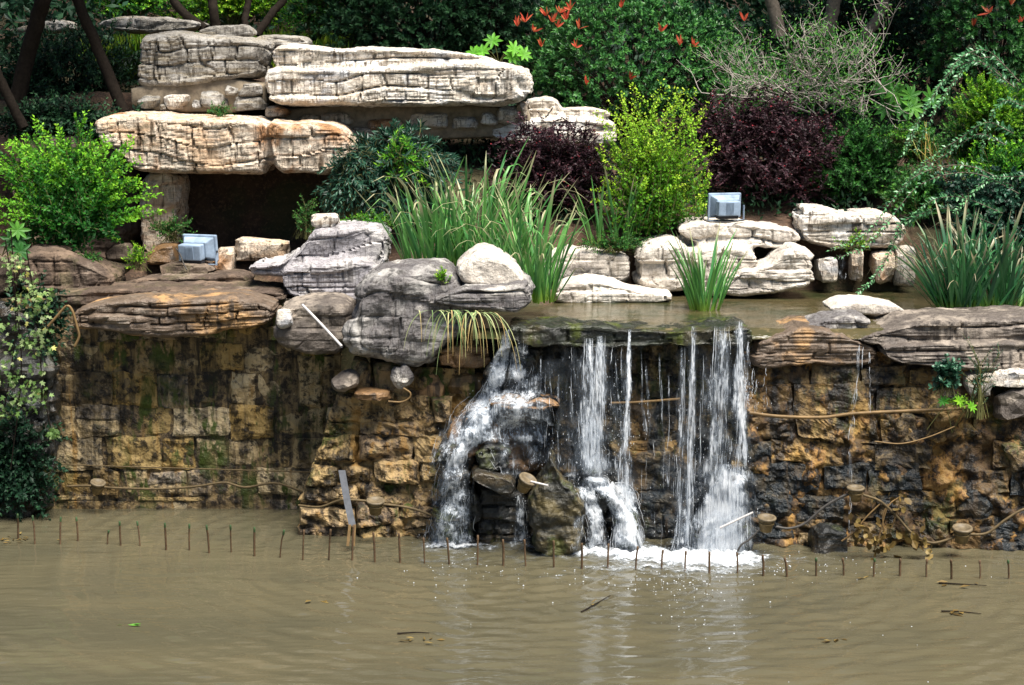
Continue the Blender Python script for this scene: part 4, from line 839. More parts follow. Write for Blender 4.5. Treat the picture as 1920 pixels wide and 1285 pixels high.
for lab, c_, Y_, r_2, n_, mt in [('bushy shrub beyond the left edge of the picture', (-160,360), 20.8, (130,130), 420, L_MID), ('dark climber on the wall beyond the left edge', (-170,780), 18.9, (120,190), 380, L_DARK), ('bushy shrub beyond the right edge of the picture', (2100,380), 20.4, (140,170), 480, L_BLUE), ('wooded thicket beyond the upper left edge', (-200,120), 24.0, (220,150), 520, L_DARK)]:
    shrub('leafy_shrub', lab, 'shrub', c_, Y_, r_2, .45, n_, .3, 7, .08, .04, mt, BARK, 'dia', 2, 1.0, up=.4, inner=.3, rb=0, rt=.75)
def fan(root_name, label, c, Y, n, L, mat, seed, up=.3):
    """palmate leaves, each leaflet a leaf"""
    rg = np.random.default_rng(seed); b = at(c[0], c[1], Y); root = thing(root_name, label, 'plant', b); lines = []
    for i in range(n):
        a = rg.uniform(-1.5, 1.5); h = rg.uniform(.05, .32); tip = np.array(b)+np.array([math.sin(a)*.35*rg.uniform(.3, 1), -rg.uniform(0, .25), h]); lines.append((smoothpath([b, (np.array(b)+tip)/2+np.array([0, 0, .06]), tip], 6), .004))
        u = nrm(np.array([math.sin(a)*.5, -.8, up])); s_ = nrm(np.cross(u, [0, 0, 1.0])); q = np.cross(s_, u)
        k = 8; az = np.linspace(0, 2*np.pi, k, endpoint=False)+rg.uniform(0, 1); D = s_[None]*np.cos(az)[:, None]+q[None]*np.sin(az)[:, None]+u*.15
        single_leaves(root, np.repeat(tip[None], k, 0), D, np.repeat(u[None], k, 0), L*rg.uniform(.8, 1.1, k), L*.36*np.ones(k), np.clip(rg.uniform(.2, .9)+rg.normal(size=k)*.05, 0, .99), 'oval', mat)
    V, Q = tubes(lines, 4); obj('stalks', mesh_quads('stalks', rel(root, V), Q, STEM), root); return root
fan('palmate_plant', 'bright palmate leaves peeping over the right end of the white slab', (935,118), 22.9, 6, .13, leaf_mat('fresh_leaf', [(0, (.05, .22, .02)), (1, (.16, .42, .04))], trans=.35), 3, .6)
fan('palmate_plant', 'dark palmate leaves in shade below the bare branched shrub', (1690,215), 22.9, 7, .17, L_MID, 4)
fan('palmate_plant', 'blue-green lobed leaves at the left edge beside the shelf', (4,480), 19.4, 5, .13, L_MID, 5)
# bare branched shrub
def bare(seed=5):
    rg = np.random.default_rng(seed); b = np.array(at(1545, 205, 22.7)); root = thing('bare_shrub', 'sprawling shrub of bare pale twigs with few leaves at top right', 'shrub', b); lines = []; tips = []
    def grow(p, d, L, r, lv):
        n = 5; pts = [p]; dd = d
        for _ in range(n):
            dd = nrm(dd+rg.normal(size=3)*.16+np.array([0, 0, .05])); pts.append(pts[-1]+dd*L/n)
        lines.append((np.array(pts), np.linspace(r, r*.55, n+1))); tips.append((pts[-1], dd))
        if lv:
            for _ in range(rg.integers(2, 5)):
                k = rg.integers(2, n+1); grow(pts[k], nrm(dd+rg.normal(size=3)*np.array([.75, .6, .55])), L*rg.uniform(.5, .8), r*.62, lv-1)
    for i in range(26):
        a = rg.uniform(-1.35, 1.35); grow(b+np.array([rg.normal()*.25, rg.normal()*.15, rg.uniform(-.1, .15)]), nrm(np.array([math.sin(a)*1.25, -.35+rg.normal()*.2, math.cos(a)*.75+.15])), rg.uniform(.46, .74), rg.uniform(.009, .014), 3)
    P = np.array([t[0] for t in tips]); D = np.array([t[1] for t in tips]); m = rg.random(len(P)) < .8; P = np.repeat(P[m], 7, 0); D = nrm(np.repeat(D[m], 7, 0)+rg.normal(size=P.shape)*.8)
    n = len(P); lv = (P-np.array([0, -.03, .05])+rg.normal(size=P.shape)*.08, D, nrm(rg.normal(size=P.shape)*.4+np.array([0, -.4, .8])), rg.uniform(.035, .06, n), rg.uniform(.014, .022, n), rg.uniform(.2, 1, n))
    finish(root, lv, lines, L_MID, TWIG, 'dia', 0, 4)
bare()
# ivy on the left bank
def ivy():
    rg = np.random.default_rng(8); b = at(50, 960, 18.6); root = thing('ivy', 'pale variegated ivy hanging down the left edge', 'climber', b)
    cen = [(25,490,22),(40,530,35),(60,570,40),(45,620,50),(50,680,45),(70,740,32),(25,760,30),(15,700,25),(100,812,10),(80,560,22),(75,640,28)]
    P, R = [], []; lines = []
    for (cx, cy, r) in cen:
        for _ in range(40):
            a, q = rg.uniform(0, 6.28), rg.random()**.5; P.append(at(cx+math.cos(a)*q*r, cy+math.sin(a)*q*r, 18.32+rg.uniform(-.14, .14))); R.append(np.clip(.62-.28*(cy-480)/350+rg.normal()*.22, 0, .99))
    for q in ([(20,430),(30,560),(40,700),(20,880)], [(50,470),(70,600),(80,720),(100,830)], [(10,450),(30,600),(10,760)]): lines.append((smoothpath([at(x, y, 18.4) for x, y in q], 20), .006))
    P = np.array(P); n = len(P); D = nrm(rg.normal(size=(n, 3))*np.array([.8, .3, .4])+np.array([0, -.3, -.6])); N = nrm(rg.normal(size=(n, 3))*.6+np.array([0, -.7, .7]))
    finish(root, (P, D, N, rg.uniform(.03, .07, n), rg.uniform(.03, .066, n), np.array(R)), lines, L_IVY, BARK, 'star', 288)
ivy()
# little plants on rocks and walls
shrub('wall_plant', 'round-leaved plant growing from the right wall below the dark slab', 'plant', (1775,700), 17.35, (30,44), .1, 34, .16, 6, .07, .052, L_BLUE, STEM, 'round', 2, 1.1, up=.4, inner=.2, rb=.3, rt=1, singles=200)
shrub('wall_plant', 'feathery sprig with small leaves beside the round-leaved wall plant', 'plant', (1835,705), 17.35, (40,85), .12, 36, .22, 9, .03, .014, L_BLUE, STEM, 'dia', 2, 1.0, up=.7, inner=.2, rb=.2, rt=.9)
shrub('wall_plant', 'yellowish small-leaved tuft under the round-leaved wall plant', 'plant', (1800,752), 17.35, (40,18), .1, 22, .16, 8, .028, .014, L_GOLD, STEM, 'dia', 2, 1.0, up=.1, inner=.2, rb=.1, rt=.7)
fan('seedling', 'bright green seedling sprouting above the dark hole in the right wall', (1785,812), 17.35, 2, .065, L_LIME, 12, .4)
fan('seedling', 'tiny yellow-green seedling left of the dark hole', (1738,806), 17.35, 1, .07, L_GOLD, 13, .4)
for i, (c, Y, r, lab, mt, n) in enumerate([((1150,455), 20.6, (70,18), 'low green weeds behind the blunt pale rock', L_MID, 130), ((700,412), 19.8, (60,18), 'low weeds along the top of the pale sculpted rock', L_LIME, 90), ((575,405), 20.2, (26,45), 'green weeds beside the mouth of the hollow', L_MID, 60),
        ((320,425), 20.6, (50,30), 'small leafy weed at the foot of the stone pillar', L_MID, 70), ((260,480), 20.1, (26,30), 'yellowish dry weed left of the left floodlight', L_GOLD, 50), ((410,205), 21.5, (28,12), 'tiny tuft growing on the rubble course', L_MID, 30), ((1690,250), 22.0, (60,18), 'low leafy cover on the slope beside the dark palmate leaves', L_LIME, 70), ((165,480), 19.9, (26,14), 'small clover-like patch above the layered rock', L_MID, 40), ((830,520), 17.95, (14,24), 'thin yellow sprig growing on the big dark boulder', L_GOLD, 14), ((1605,450), 20.3, (45,22), 'trailing sprigs over the spring recess', L_GOLD, 36)]):
    shrub('weed', lab, 'plant', c, Y, r, .2 if n > 20 else .06, n, .16, 6, .04, .018, mt, STEM, 'dia', 2, 1.0, up=.5, inner=.2, rb=.1, rt=.7)
shrub('dark_climber', 'black-green climber smothering the bank in the lower left corner', 'climber', (20,880), 18.72, (90,120), .15, 380, .25, 5, .07, .045, L_DARK, BARK, 'oval', 2, 1.0, up=-.1, inner=.2, rt=.6, stems=False)  # dark leaf colour stands in for the shade over this corner
shrub('dark_climber', 'dark leaves hanging beside the tan hose at the left end of the ledge', 'climber', (60,600), 18.95, (75,90), .15, 120, .25, 5, .07, .045, L_DARK, BARK, 'oval', 2, 1.0, up=-.1, inner=.2, rt=.6, stems=False)
def cover():
    rg = np.random.default_rng(16); n = 15000; x = rg.uniform(-2.2, 6.5, n); y = rg.uniform(21.25, 26.5, n); ok = ~((np.abs(x-4.55) < .55) & (y < 23.6) & (y > 21.6)); x, y = x[ok], y[ok]; n = len(x)
    z = ground_z(x, y); hgt = .06+.30*np.clip(.5+pn(np.stack([x*1.3, y*1.3, x*0], -1)), 0, 1)+.10*np.clip(y-23, 0, 3); P = np.stack([x, y, z+rg.random(n)*hgt], -1)
    class R0: location = (2.0, 23.5, 3.0)
    me = leaf_mesh('ground_cover', R0, P, nrm(rg.normal(size=(n, 3))+np.array([0, -.2, .5])), nrm(rg.normal(size=(n, 3))*.5+np.array([0, -.3, .9])), rg.uniform(.05, .11, n), rg.uniform(.02, .05, n), rg.uniform(0, 1, n), 'dia', L_DARK)
    tag(obj('ground_cover', me, loc=R0.location), 'dark low leaves covering the soil under the shrubs', 'ground cover', kind='stuff')
cover()
# sunny grass bank at the back
def grass_bank():
    rg = np.random.default_rng(4); n = 9000; x = rg.uniform(-5.4, -2.0, n); y = rg.uniform(24.4, 28.5, n); z = ground_z(x, y); P = np.stack([x, y, z], -1)
    root = tag(obj('grass', None, loc=(-3.6, 26.5, gz(-3.6, 26.5))), 'sunlit yellow-green grass on the bank behind the slim trunks', 'grass', kind='stuff')
    bpy.data.objects.remove(root)
    D = nrm(rg.normal(size=(n, 3))*.3+np.array([0, 0, 1.0])); N = nrm(rg.normal(size=(n, 3))+np.array([0, -1.0, .2])); T, tri = TPL['dia']
    class R0: location = (-3.6, 26.5, 4.5)
    me = leaf_mesh('grass', R0, P, D, N, rg.uniform(.2, .5, n), rg.uniform(.012, .03, n), rg.uniform(0, 1, n), 'dia', L_GRASS)
    tag(obj('grass', me, loc=R0.location), 'sunlit yellow-green grass on the bank behind the slim trunks', 'grass', kind='stuff')
grass_bank()
# trees: trunks in view, crowns above the frame
def tree(label, trunks, crown, n=1500, L=.13, mat=None, bark=BARK, seed=1):
    """trunks: list of (pixel path with Y, r0, r1); crown: (centre world, radii)"""
    rg = np.random.default_rng(seed); p0 = at(*trunks[0][0][0]); root = thing('tree', label, 'tree', p0); cc, cr = np.array(crown[0], float), np.array(crown[1], float)
    for (path, r0, r1) in trunks:
        w = [np.array(at(*q)) for q in path]; w.append(w[-1]+(w[-1]-w[-2])*1.2+np.array([0, 0, .4])); w.append(cc+np.array([rg.normal()*.3, rg.normal()*.3, -.2])); sp = smoothpath(w, 26); sp[1:-1] += rg.normal(size=(24, 3))*.004
        V, Q = tubes([(sp, np.linspace(r0, r1, 26))], 10); V = V+(.12*r0*fbm(V*9, 3))[:, None]*nrm(rg.normal(size=V.shape)*.2+np.array([0, -1, 0]))
        obj('trunk', mesh_quads('trunk', rel(root, V), Q, bark), root)
    lines = []
    for i in range(26):
        d = nrm(rg.normal(size=3)+np.array([0, 0, .2])); lines.append((smoothpath([cc-np.array([0, 0, cr[2]*.4]), cc+d*cr*.5, cc+d*cr*.95], 8), np.linspace(.035, .006, 8)))
    V, Q = tubes(lines, 5); obj('limbs', mesh_quads('limbs', rel(root, V), Q, bark), root)
    nc = n//14; d = nrm(rg.normal(size=(nc, 3))); q = cc+d*cr*(rg.random(nc)**.4)[:, None]*(1+.3*fbm(d*2+seed, 2))[:, None]; P = np.repeat(q, 14, 0)+rg.normal(size=(nc*14, 3))*.14
    m = len(P); o = obj('crown', leaf_mesh('crown', root, P, nrm(rg.normal(size=(m, 3))), nrm(rg.normal(size=(m, 3))*.6+np.array([0, 0, 1])), rg.uniform(.7, 1.2, m)*L, rg.uniform(.4, .6, m)*L, rg.uniform(0, .8, m), 'dia', mat or L_MID), root); o['kind'] = 'stuff'
tree('dark forked tree leaning at the far left of the upper terrace', [([(28,205,22.4),(50,110,22.4),(72,30,22.3),(85,-20,22.2)], .10, .08), ([(232,212,22.2),(195,120,22.3),(165,50,22.3),(140,-20,22.3)], .07, .06), ([(45,240,21.6),(15,180,21.6),(-15,110,21.6)], .06, .05)], ((-5.0, 22.0, 7.2), (1.9, 1.5, 1.1)), 4600, .16, seed=2)
tree('slim dark tree with curved stems behind the grey cracked slab', [([(385,55,24.2),(345,25,24.3),(320,-10,24.4)], .06, .05), ([(405,58,24.2),(400,20,24.2),(398,-15,24.3)], .065, .05)], ((-3.9, 27.6, 8.6), (1.2, 1.0, .9)), 1600, .14, seed=3)
tree('slim dark tree with two stems right of the curved stems', [([(458,52,24.0),(462,20,24.1),(470,-15,24.2)], .045, .04), ([(482,66,23.8),(510,25,23.9),(538,-12,24)], .05, .04)], ((-2.9, 27.8, 8.6), (1.1, 1.0, .9)), 1500, .14, seed=4)
tree('grey trunked tree standing in the bare twigs at top right', [([(1462,70,24.0),(1452,20,24),(1442,-20,24)], .085, .075), ([(1552,65,24.2),(1560,20,24.2),(1568,-20,24.2)], .09, .08), ([(1620,70,24.0),(1648,30,24),(1662,-20,24)], .07, .06)], ((4.7, 23.9, 7.3), (1.8, 1.4, 1.1)), 3800, .16, bark=BARKL, seed=5)
tree('shaded tree behind the dark broad-leaved shrubs', [([(860,120,25.6),(855,40,25.6),(850,-20,25.6)], .10, .09)], ((-.6, 24.6, 7.3), (2.3, 1.4, 1.1)), 4600, .16, seed=6)
tree('dark tree at the far right edge behind the photinia', [([(1760,200,25.6),(1755,80,25.6),(1752,-20,25.6)], .10, .09)], ((6.2, 23.6, 7.0), (1.9, 1.4, 1.2)), 3600, .16, seed=7)
# wooded slope behind everything
def wood():
    rg = np.random.default_rng(6); n = 42000; x = rg.uniform(-10, 10.5, n); y = rg.uniform(25.0, 31, n); gr = (x < -2.2) & (x > -5.0); z = ground_z(x, y)+rg.uniform(0, 1, n)**.8*np.where(gr, .05, 1.2+.5*(y-25)); z = np.where(gr & (y > 27.5), z+rg.uniform(0, 2.5, n), z)
    P = np.stack([x, y, z], -1); m = n
    class R0: location = (0, 28.5, 4.5)
    me = leaf_mesh('woodland', R0, P, nrm(rg.normal(size=(m, 3))), nrm(rg.normal(size=(m, 3))*.6+np.array([0, -.3, .8])), rg.uniform(.12, .22, m), rg.uniform(.06, .10, m), rg.uniform(0, .8, m), 'dia', L_DARK)
    tag(obj('woodland', me, loc=R0.location), 'dark undergrowth of the wood closing off the background', 'undergrowth', kind='stuff')
wood()
# ================================================================ small made things
PLASTIC = plain('grey_blue_enamel', (.24, .31, .40), .48, var=.45, sc=7, bump=.05); RUBBER = plain('dark_rubber', (.03, .03, .035), .6, var=.2)
def floodlight(label, px, py, Y, w, yaw, pitch=0.12):
    b = at(px, py, Y); root = thing('floodlight', label, 'floodlight', b, 'floodlights seen from behind'); s = w/.40
    root.rotation_euler = (0, 0, yaw); root.scale = (s, s, s)
    def part(name, fn, mat, parent=root, tilt=True):
        bm = bmesh.new(); fn(bm)
        if tilt: bmesh.ops.rotate(bm, verts=bm.verts, cent=(0, 0, .15), matrix=Matrix.Rotation(pitch, 3, 'X'))
        return obj(name, bm_mesh(bm, name, mat), parent)
    part('rim', lambda bm: boxbm(bm, 0, .06, .155, .41, .045, .29, bev=.016), PLASTIC)
    def cone(bm):
        boxbm(bm, 0, 0, 0, .37, .25, .11, .72, .66, bev=.012); bmesh.ops.rotate(bm, verts=bm.verts, cent=(0, 0, 0), matrix=Matrix.Rotation(math.pi/2, 3, 'X')); bmesh.ops.translate(bm, verts=bm.verts, vec=(0, -.015, .155))
    part('reflector_housing', cone, PLASTIC)
    gb = part('gear_box', lambda bm: boxbm(bm, -.02, -.11, .14, .27, .11, .17, bev=.014), PLASTIC)
    for i in range(9): part('cooling_fin', lambda bm: boxbm(bm, -.06+i*.011, -.168, .14, .004, .012, .14), PLASTIC, gb)
    part('lower_cover', lambda bm: boxbm(bm, -.02, -.09, .045, .25, .10, .06, bev=.01), RUBBER)
    def brk(bm):
        for sx in (-1, 1): boxbm(bm, sx*.222, .0, .07, .008, .03, .18)
        boxbm(bm, 0, 0, -.012, .452, .03, .008)
    part('bracket', brk, PLASTIC, tilt=False)
    for sx in (-1, 1): part('pivot_bolt', lambda bm: boxbm(bm, sx*.232, 0, .13, .014, .024, .024, bev=.004), RUBBER, tilt=False)
    return root
floodlight('grey-blue floodlight on the ledge below the brown slab at left', 372, 493, 20.3, .39, -.35)
floodlight('grey-blue floodlight sitting on the large cream rock at right', 1361, 411, 20.75, .37, .28, .05)
POT = plain('tarnished_brass', (.16, .11, .045), .5, metal=.2, var=.6, sc=25, bump=.3); RIM = plain('pale_rim', (.13, .10, .06), .55, var=.5, sc=25)
def lathe(prof, n=20):
    a = np.linspace(0, 2*np.pi, n, endpoint=False); V = np.array([(r*math.cos(t), r*math.sin(t), z) for r, z in prof for t in a]); Q = []
    for i in range(len(prof)-1):
        for j in range(n): Q.append((i*n+j, i*n+(j+1) % n, (i+1)*n+(j+1) % n, (i+1)*n+j))
    return V, np.array(Q)
def pot(label, px, py, Y, tilt=(0, 0), w=.17):
    root = thing('pot_light', label, 'lamp', at(px, py, Y), 'pot-shaped pond lamps'); s = w/.17; root.scale = (s, s, s); root.rotation_euler = (tilt[0], tilt[1], 0)
    V, Q = lathe([(.0, -.085), (.05, -.085), (.055, -.08), (.066, .0), (.07, .035), (.066, .04), (.0, .04)]); obj('body', mesh_quads('body', V, Q, POT), root)
    V, Q = lathe([(.058, .035), (.086, .036), (.09, .046), (.086, .058), (.064, .056), (.06, .044), (.0, .044)], 24); obj('rim', mesh_quads('rim', V, Q, RIM), root)
    V, Q = lathe([(.069, -.01), (.075, -.008), (.075, .004), (.069, .006)], 20); obj('band', mesh_quads('band', V, Q, POT), root)
pot('small pot-shaped lamp at the left end of the cable on the block wall', 183, 912, 18.9, (.25, .2), .15)
pot('pot-shaped lamp in the middle of the cable on the pier', 704, 948, 17.7, (.2, .05))
pot('tilted pot-shaped lamp between the wedge stone and the pointed boulder', 986, 906, 17.15, (.35, .45), .17)
pot('pot-shaped lamp right beside the waterfall', 1437, 980, 17.35, (.15, .05))
pot('dark pot-shaped lamp tucked under the trickle at right', 1604, 924, 17.3, (.1, 0), .16)
pot('pot-shaped lamp on the cable at the far right of the rubble wall', 1804, 1000, 17.2, (.2, 0), .18)
CABLE = plain('muddy_cable', (.10, .07, .032), .7, var=.5, sc=30); CABLED = plain('dark_cable', (.05, .045, .04), .6, var=.4); BAMBOO = plain('brown_pipe', (.17, .105, .042), .6, var=.5, sc=14); WHITE = plain('white_pvc', (.46, .43, .41), .45, var=.25, sc=12); STEEL = plain('grey_steel', (.075, .08, .09), .5, metal=.2, var=.3)
def line(name, label, cat, pts, Y, r, mat, n=40, sides=8, group=None):
    w = [at(p[0], p[1], p[2] if len(p) > 2 else Y) for p in pts]; sp = smoothpath(w, n); V, Q = tubes([(sp, r)], sides); b = sp[0]
    return tag(obj(name, mesh_quads(name, V-b, Q, mat), loc=b), label, cat, group)
line('cable', 'muddy cable strung along the foot of the left block wall', 'cable', [(125,912),(165,911),(215,915),(300,917),(370,912),(420,905),(460,914),(515,906),(568,922)], 19.0, .012, CABLE)
line('cable', 'muddy cable looping across the stone pier to the waterfall', 'cable', [(560,948,18.0),(600,951,17.85),(640,938),(690,940),(705,944),(760,951),(800,963),(842,984)], 17.78, .012, CABLE)
line('cable', 'dark cable rising from the lamp beside the fall to the trickle', 'cable', [(1455,988),(1480,991),(1510,981),(1545,951),(1580,931),(1602,925)], 17.3, .012, CABLED)
line('cable', 'muddy cable sagging between the two right pot lamps', 'cable', [(1618,928),(1650,940),(1680,967),(1710,1000),(1745,1018),(1780,1011),(1796,1002)], 17.2, .012, CABLE)
line('cable', 'muddy cable running off the right edge above the water', 'cable', [(1812,1002),(1850,1000),(1885,975),(1920,955),(1960,950)], 17.15, .012, CABLE)
line('cable', 'dark cable dropping from the lamp beside the fall into the pond', 'cable', [(1425,992),(1405,1012),(1390,1022),(1380,1040)], 17.3, .009, CABLED)
line('cable', 'thin power cable trailing from the left floodlight', 'cable', [(330,466,20.3),(338,478,20.15),(345,496,20.0),(350,506,19.95)], 20.1, .007, CABLED, 16)
line('cable', 'thin power cable looping from the right floodlight to the ground', 'cable', [(1322,402,20.6),(1318,410,20.5),(1330,416,20.45),(1365,417,20.5),(1400,412,20.7)], 20.5, .007, CABLED, 20)
line('cable', 'thin wire stretched low across the left block wall', 'wire', [(60,868),(200,874),(400,880),(588,886)], 18.98, .006, CABLE)
line('pipe', 'long brown pipe running along the ochre wall at right', 'pipe', [(1405,774),(1460,781),(1540,783),(1600,776),(1700,771),(1790,767),(1835,757)], 17.52, .016, BAMBOO)
line('pipe', 'thin brown pipe crossing behind the falling water', 'pipe', [(1145,756),(1200,754),(1275,748)], 17.95, .012, BAMBOO)
line('pipe', 'white plastic pipe slanting down over the dark rock', 'pipe', [(567,572,18.3),(600,606,18.1),(641,650,17.85)], 18, .014, WHITE, 12)
line('pipe', 'short white stick poking out of the splash at right', 'stick', [(1350,990,17.25),(1412,961,17.3)], 17.3, .010, WHITE, 8)
line('pipe', 'short white stick beside the tilted lamp', 'stick', [(995,903,17.1),(1028,911,17.05)], 17.1, .010, WHITE, 8)
line('hose', 'tan hose bent over the left end of the ochre ledge', 'hose', [(90,612),(108,592),(125,574),(136,584),(145,615),(148,632),(140,650)], 18.5, .013, BAMBOO)
line('hose', 'small curled tan hose on the pier ledge', 'hose', [(728,753),(752,754),(767,747),(769,737),(756,728)], 17.85, .009, BAMBOO)
line('twig', 'bare brown twig across the rubble wall above the dark hole', 'twig', [(1640,828),(1690,832),(1740,820),(1790,800)], 17.3, .006, BAMBOO)
rt_ = thing('steel_strip', 'bent grey steel strip leaning on the pier', 'strip', at(655, 1022, 17.5))
def flat(name, pts, Y, w, mat, root):
    bm = bmesh.new(); P = [at(p[0], p[1], p[2] if len(p) > 2 else Y)-root.location for p in pts]; rows = []
    for p in P: rows.append([bm.verts.new(p+Vector((sx*w/2, sy*.004, 0))) for sx, sy in ((-1, -1), (1, -1), (1, 1), (-1, 1))])
    for a, b in zip(rows, rows[1:]):
        for i in range(4): bm.faces.new((a[i], a[(i+1) % 4], b[(i+1) % 4], b[i]))
    bm.faces.new(rows[0]); bm.faces.new(rows[-1][::-1]); obj(name, bm_mesh(bm, name, mat), root)
flat('upper_strip', [(641,882,17.75),(652,945,17.6),(661,986,17.5)], 17.6, .065, STEEL, rt_); flat('prong', [(656,984,17.49),(652,1024,17.45)], 17.45, .026, BAMBOO, rt_); flat('prong', [(665,984,17.49),(663,1024,17.45)], 17.45, .026, BAMBOO, rt_)
# thin rods standing in the pond
ORD = ['first','second','third','fourth','fifth','sixth','seventh','eighth','ninth','tenth','eleventh','twelfth','thirteenth','fourteenth','fifteenth','sixteenth','seventeenth','eighteenth','nineteenth','twentieth']
TENS = {20:'twenty',30:'thirty',40:'forty'}
def ordn(i):
    return ORD[i-1] if i <= 20 else (TENS[i//10*10]+'-'+ORD[i%10-1] if i % 10 else {30:'thirtieth',40:'fortieth'}[i])
ST = [(33,963,33,1011),(61,966,65,1021),(114,969,112,1021),(143,969,146,1016),(204,994,200,1021),(224,977,227,1023),(257,977,264,1024),(309,980,312,1030),(355,982,355,1031),(387,984,393,1037),(432,984,434,1035),(477,988,477,1043),(533,993,523,1045),(570,993,567,1050),(620,992,615,1050),(663,984,660,1051),(700,998,703,1053),(748,999,751,1055),(794,1008,797,1056),(838,1008,844,1058),(896,1003,895,1060),(943,1011,943,1061),(983,1011,987,1062),(1038,1013,1039,1065),(1091,1018,1090,1065),(1141,1019,1139,1067),(1196,1024,1191,1069),(1243,1031,1240,1068),(1286,1033,1284,1071),(1330,1034,1331,1075),(1382,1036,1383,1075),(1430,1040,1431,1080),(1471,1045,1477,1081),(1530,1046,1531,1080),(1580,1046,1582,1080),(1640,1047,1639,1081),(1688,1047,1688,1081),(1738,1048,1738,1083),(1783,1049,1785,1085),(1837,1050,1838,1085),(1890,1050,1893,1085)]
RUST = plain('rusty_rod', (.085, .05, .025), .7, var=.6, sc=20); ALGAE = plain('algae_rod', (.03, .06, .02), .7, var=.5, sc=20)
for i, (x0, y0, x1, y1) in enumerate(ST):
    b = np.array(on_z(x1, y1)); t = np.array(at(x0, y0, b[1]+RNG.normal()*.03)); o = thing('pond_rod', 'thin rusty rod standing in the pond, %s of the row counted from the left' % ordn(i+1), 'rod', b, 'row of rods in the pond')
    p = smoothpath([b-np.array([0, 0, .15])-(t-b)*.1, b+(t-b)*.5+RNG.normal(size=3)*.003, b+(t-b)*.82], 8); rr_ = RNG.uniform(.007, .0115); V, Q = tubes([(p, rr_)], 6); obj('shaft', mesh_quads('shaft', rel(o, V), Q, RUST), o)
    p = np.stack([b+(t-b)*q for q in (.82, .9, .98, 1.0)]); V, Q = tubes([(p, np.array([.0105, .011, .010, .001]))], 6); obj('tip', mesh_quads('tip', rel(o, V), Q, ALGAE if (i < 13 or i in (33, 35, 40)) else RUST), o)
# drift on the pond and withered leaves at the wall
def litter(name, label, px, py, n, sp, mat, L=.08, seed=1, z=.012, tpl='dia', twig=None):
    rg = np.random.default_rng(seed); b = on_z(px, py, z); root = thing(name, label, 'debris', b); P = np.array(b)+rg.normal(size=(n, 3))*np.array([sp, sp*.5, .004]); D = nrm(rg.normal(size=(n, 3))*np.array([1, .6, .08])); N = nrm(rg.normal(size=(n, 3))*.2+np.array([0, 0, 1]))
    P[:, 2] = np.abs(P[:, 2]); single_leaves(root, P, D, N, rg.uniform(.6, 1.2, n)*L, rg.uniform(.2, .4, n)*L, rg.uniform(0, .99, n), tpl, mat)
    if twig:
        p = smoothpath([on_z(q[0], q[1], z) for q in twig], 12); V, Q = tubes([(p, np.linspace(.008, .003, 12))], 5); obj('twig', mesh_quads('twig', rel(root, V), Q, BARK), root)
litter('floating_leaves', 'green leaf scrap floating at lower left', 245, 1173, 3, .05, L_MID, .09, 1)
litter('floating_leaves', 'short reed scrap floating below the pier', 615, 1130, 3, .06, L_DEAD, .12, 2)
litter('floating_leaves', 'dark clot of leaves floating below the left cascade', 780, 1200, 9, .07, L_DEAD, .08, 3, twig=[(745,1188),(780,1186),(805,1187)])
litter('floating_twig', 'thin twig floating in front of the middle of the fall', 1115, 1132, 3, .05, L_DEAD, .06, 4, twig=[(1090,1148),(1118,1132),(1145,1116)])
litter('floating_leaves', 'brown torpedo-shaped leaf clot floating at lower right', 1567, 1200, 10, .06, L_DEAD, .08, 5)
litter('floating_leaves', 'pale green blade floating among the right rods', 1608, 1086, 2, .05, L_DEAD, .14, 6)
litter('floating_twig', 'long reed stem floating at the far right', 1800, 1147, 4, .09, L_DEAD, .12, 7, twig=[(1765,1146),(1800,1147),(1840,1151)])
litter('floating_twig', 'reed stem floating between the last rods', 1800, 1094, 4, .1, L_DEAD, .10, 8, twig=[(1760,1093),(1810,1096),(1850,1098)])
litter('floating_leaves', 'yellowish leaves drifting along the left edge of the pond', 30, 1012, 26, .16, L_DEAD, .07, 9)
def withered():
    rg = np.random.default_rng(5); b = at(1650, 985, 17.2); root = thing('withered_vine', 'brown withered vine leaves hanging above the water at right', 'plant', b); lines = []; P = []
    for q in ([(1690,930),(1665,950),(1650,1000),(1640,1030)], [(1690,935),(1680,965),(1672,990)], [(1650,945),(1620,975),(1595,1010)], [(1620,985),(1600,1000),(1578,1015)], [(1665,945),(1655,970),(1660,1010)]): lines.append((smoothpath([at(x, y, 17.2) for x, y in q], 14), .008))
    for (cx, cy, r, n) in [(1625,1000,22,16), (1665,1000,28,22), (1640,1025,22,14), (1690,935,16,10), (1610,990,20,10), (1725,1000,20,10), (1740,1025,18,8)]:
        for _ in range(n): P.append(at(cx+rg.normal()*r*.6, cy+rg.normal()*r*.6, 17.2+rg.uniform(-.08, .05)))
    P = np.array(P); n = len(P); finish(root, (P, nrm(rg.normal(size=(n, 3))+np.array([0, -.2, -.7])), nrm(rg.normal(size=(n, 3))*.7+np.array([0, -1, .3])), rg.uniform(.05, .10, n), rg.uniform(.04, .07, n), rg.uniform(0, 1, n)), lines, L_DEAD, BAMBOO, 'round', 90)
withered()
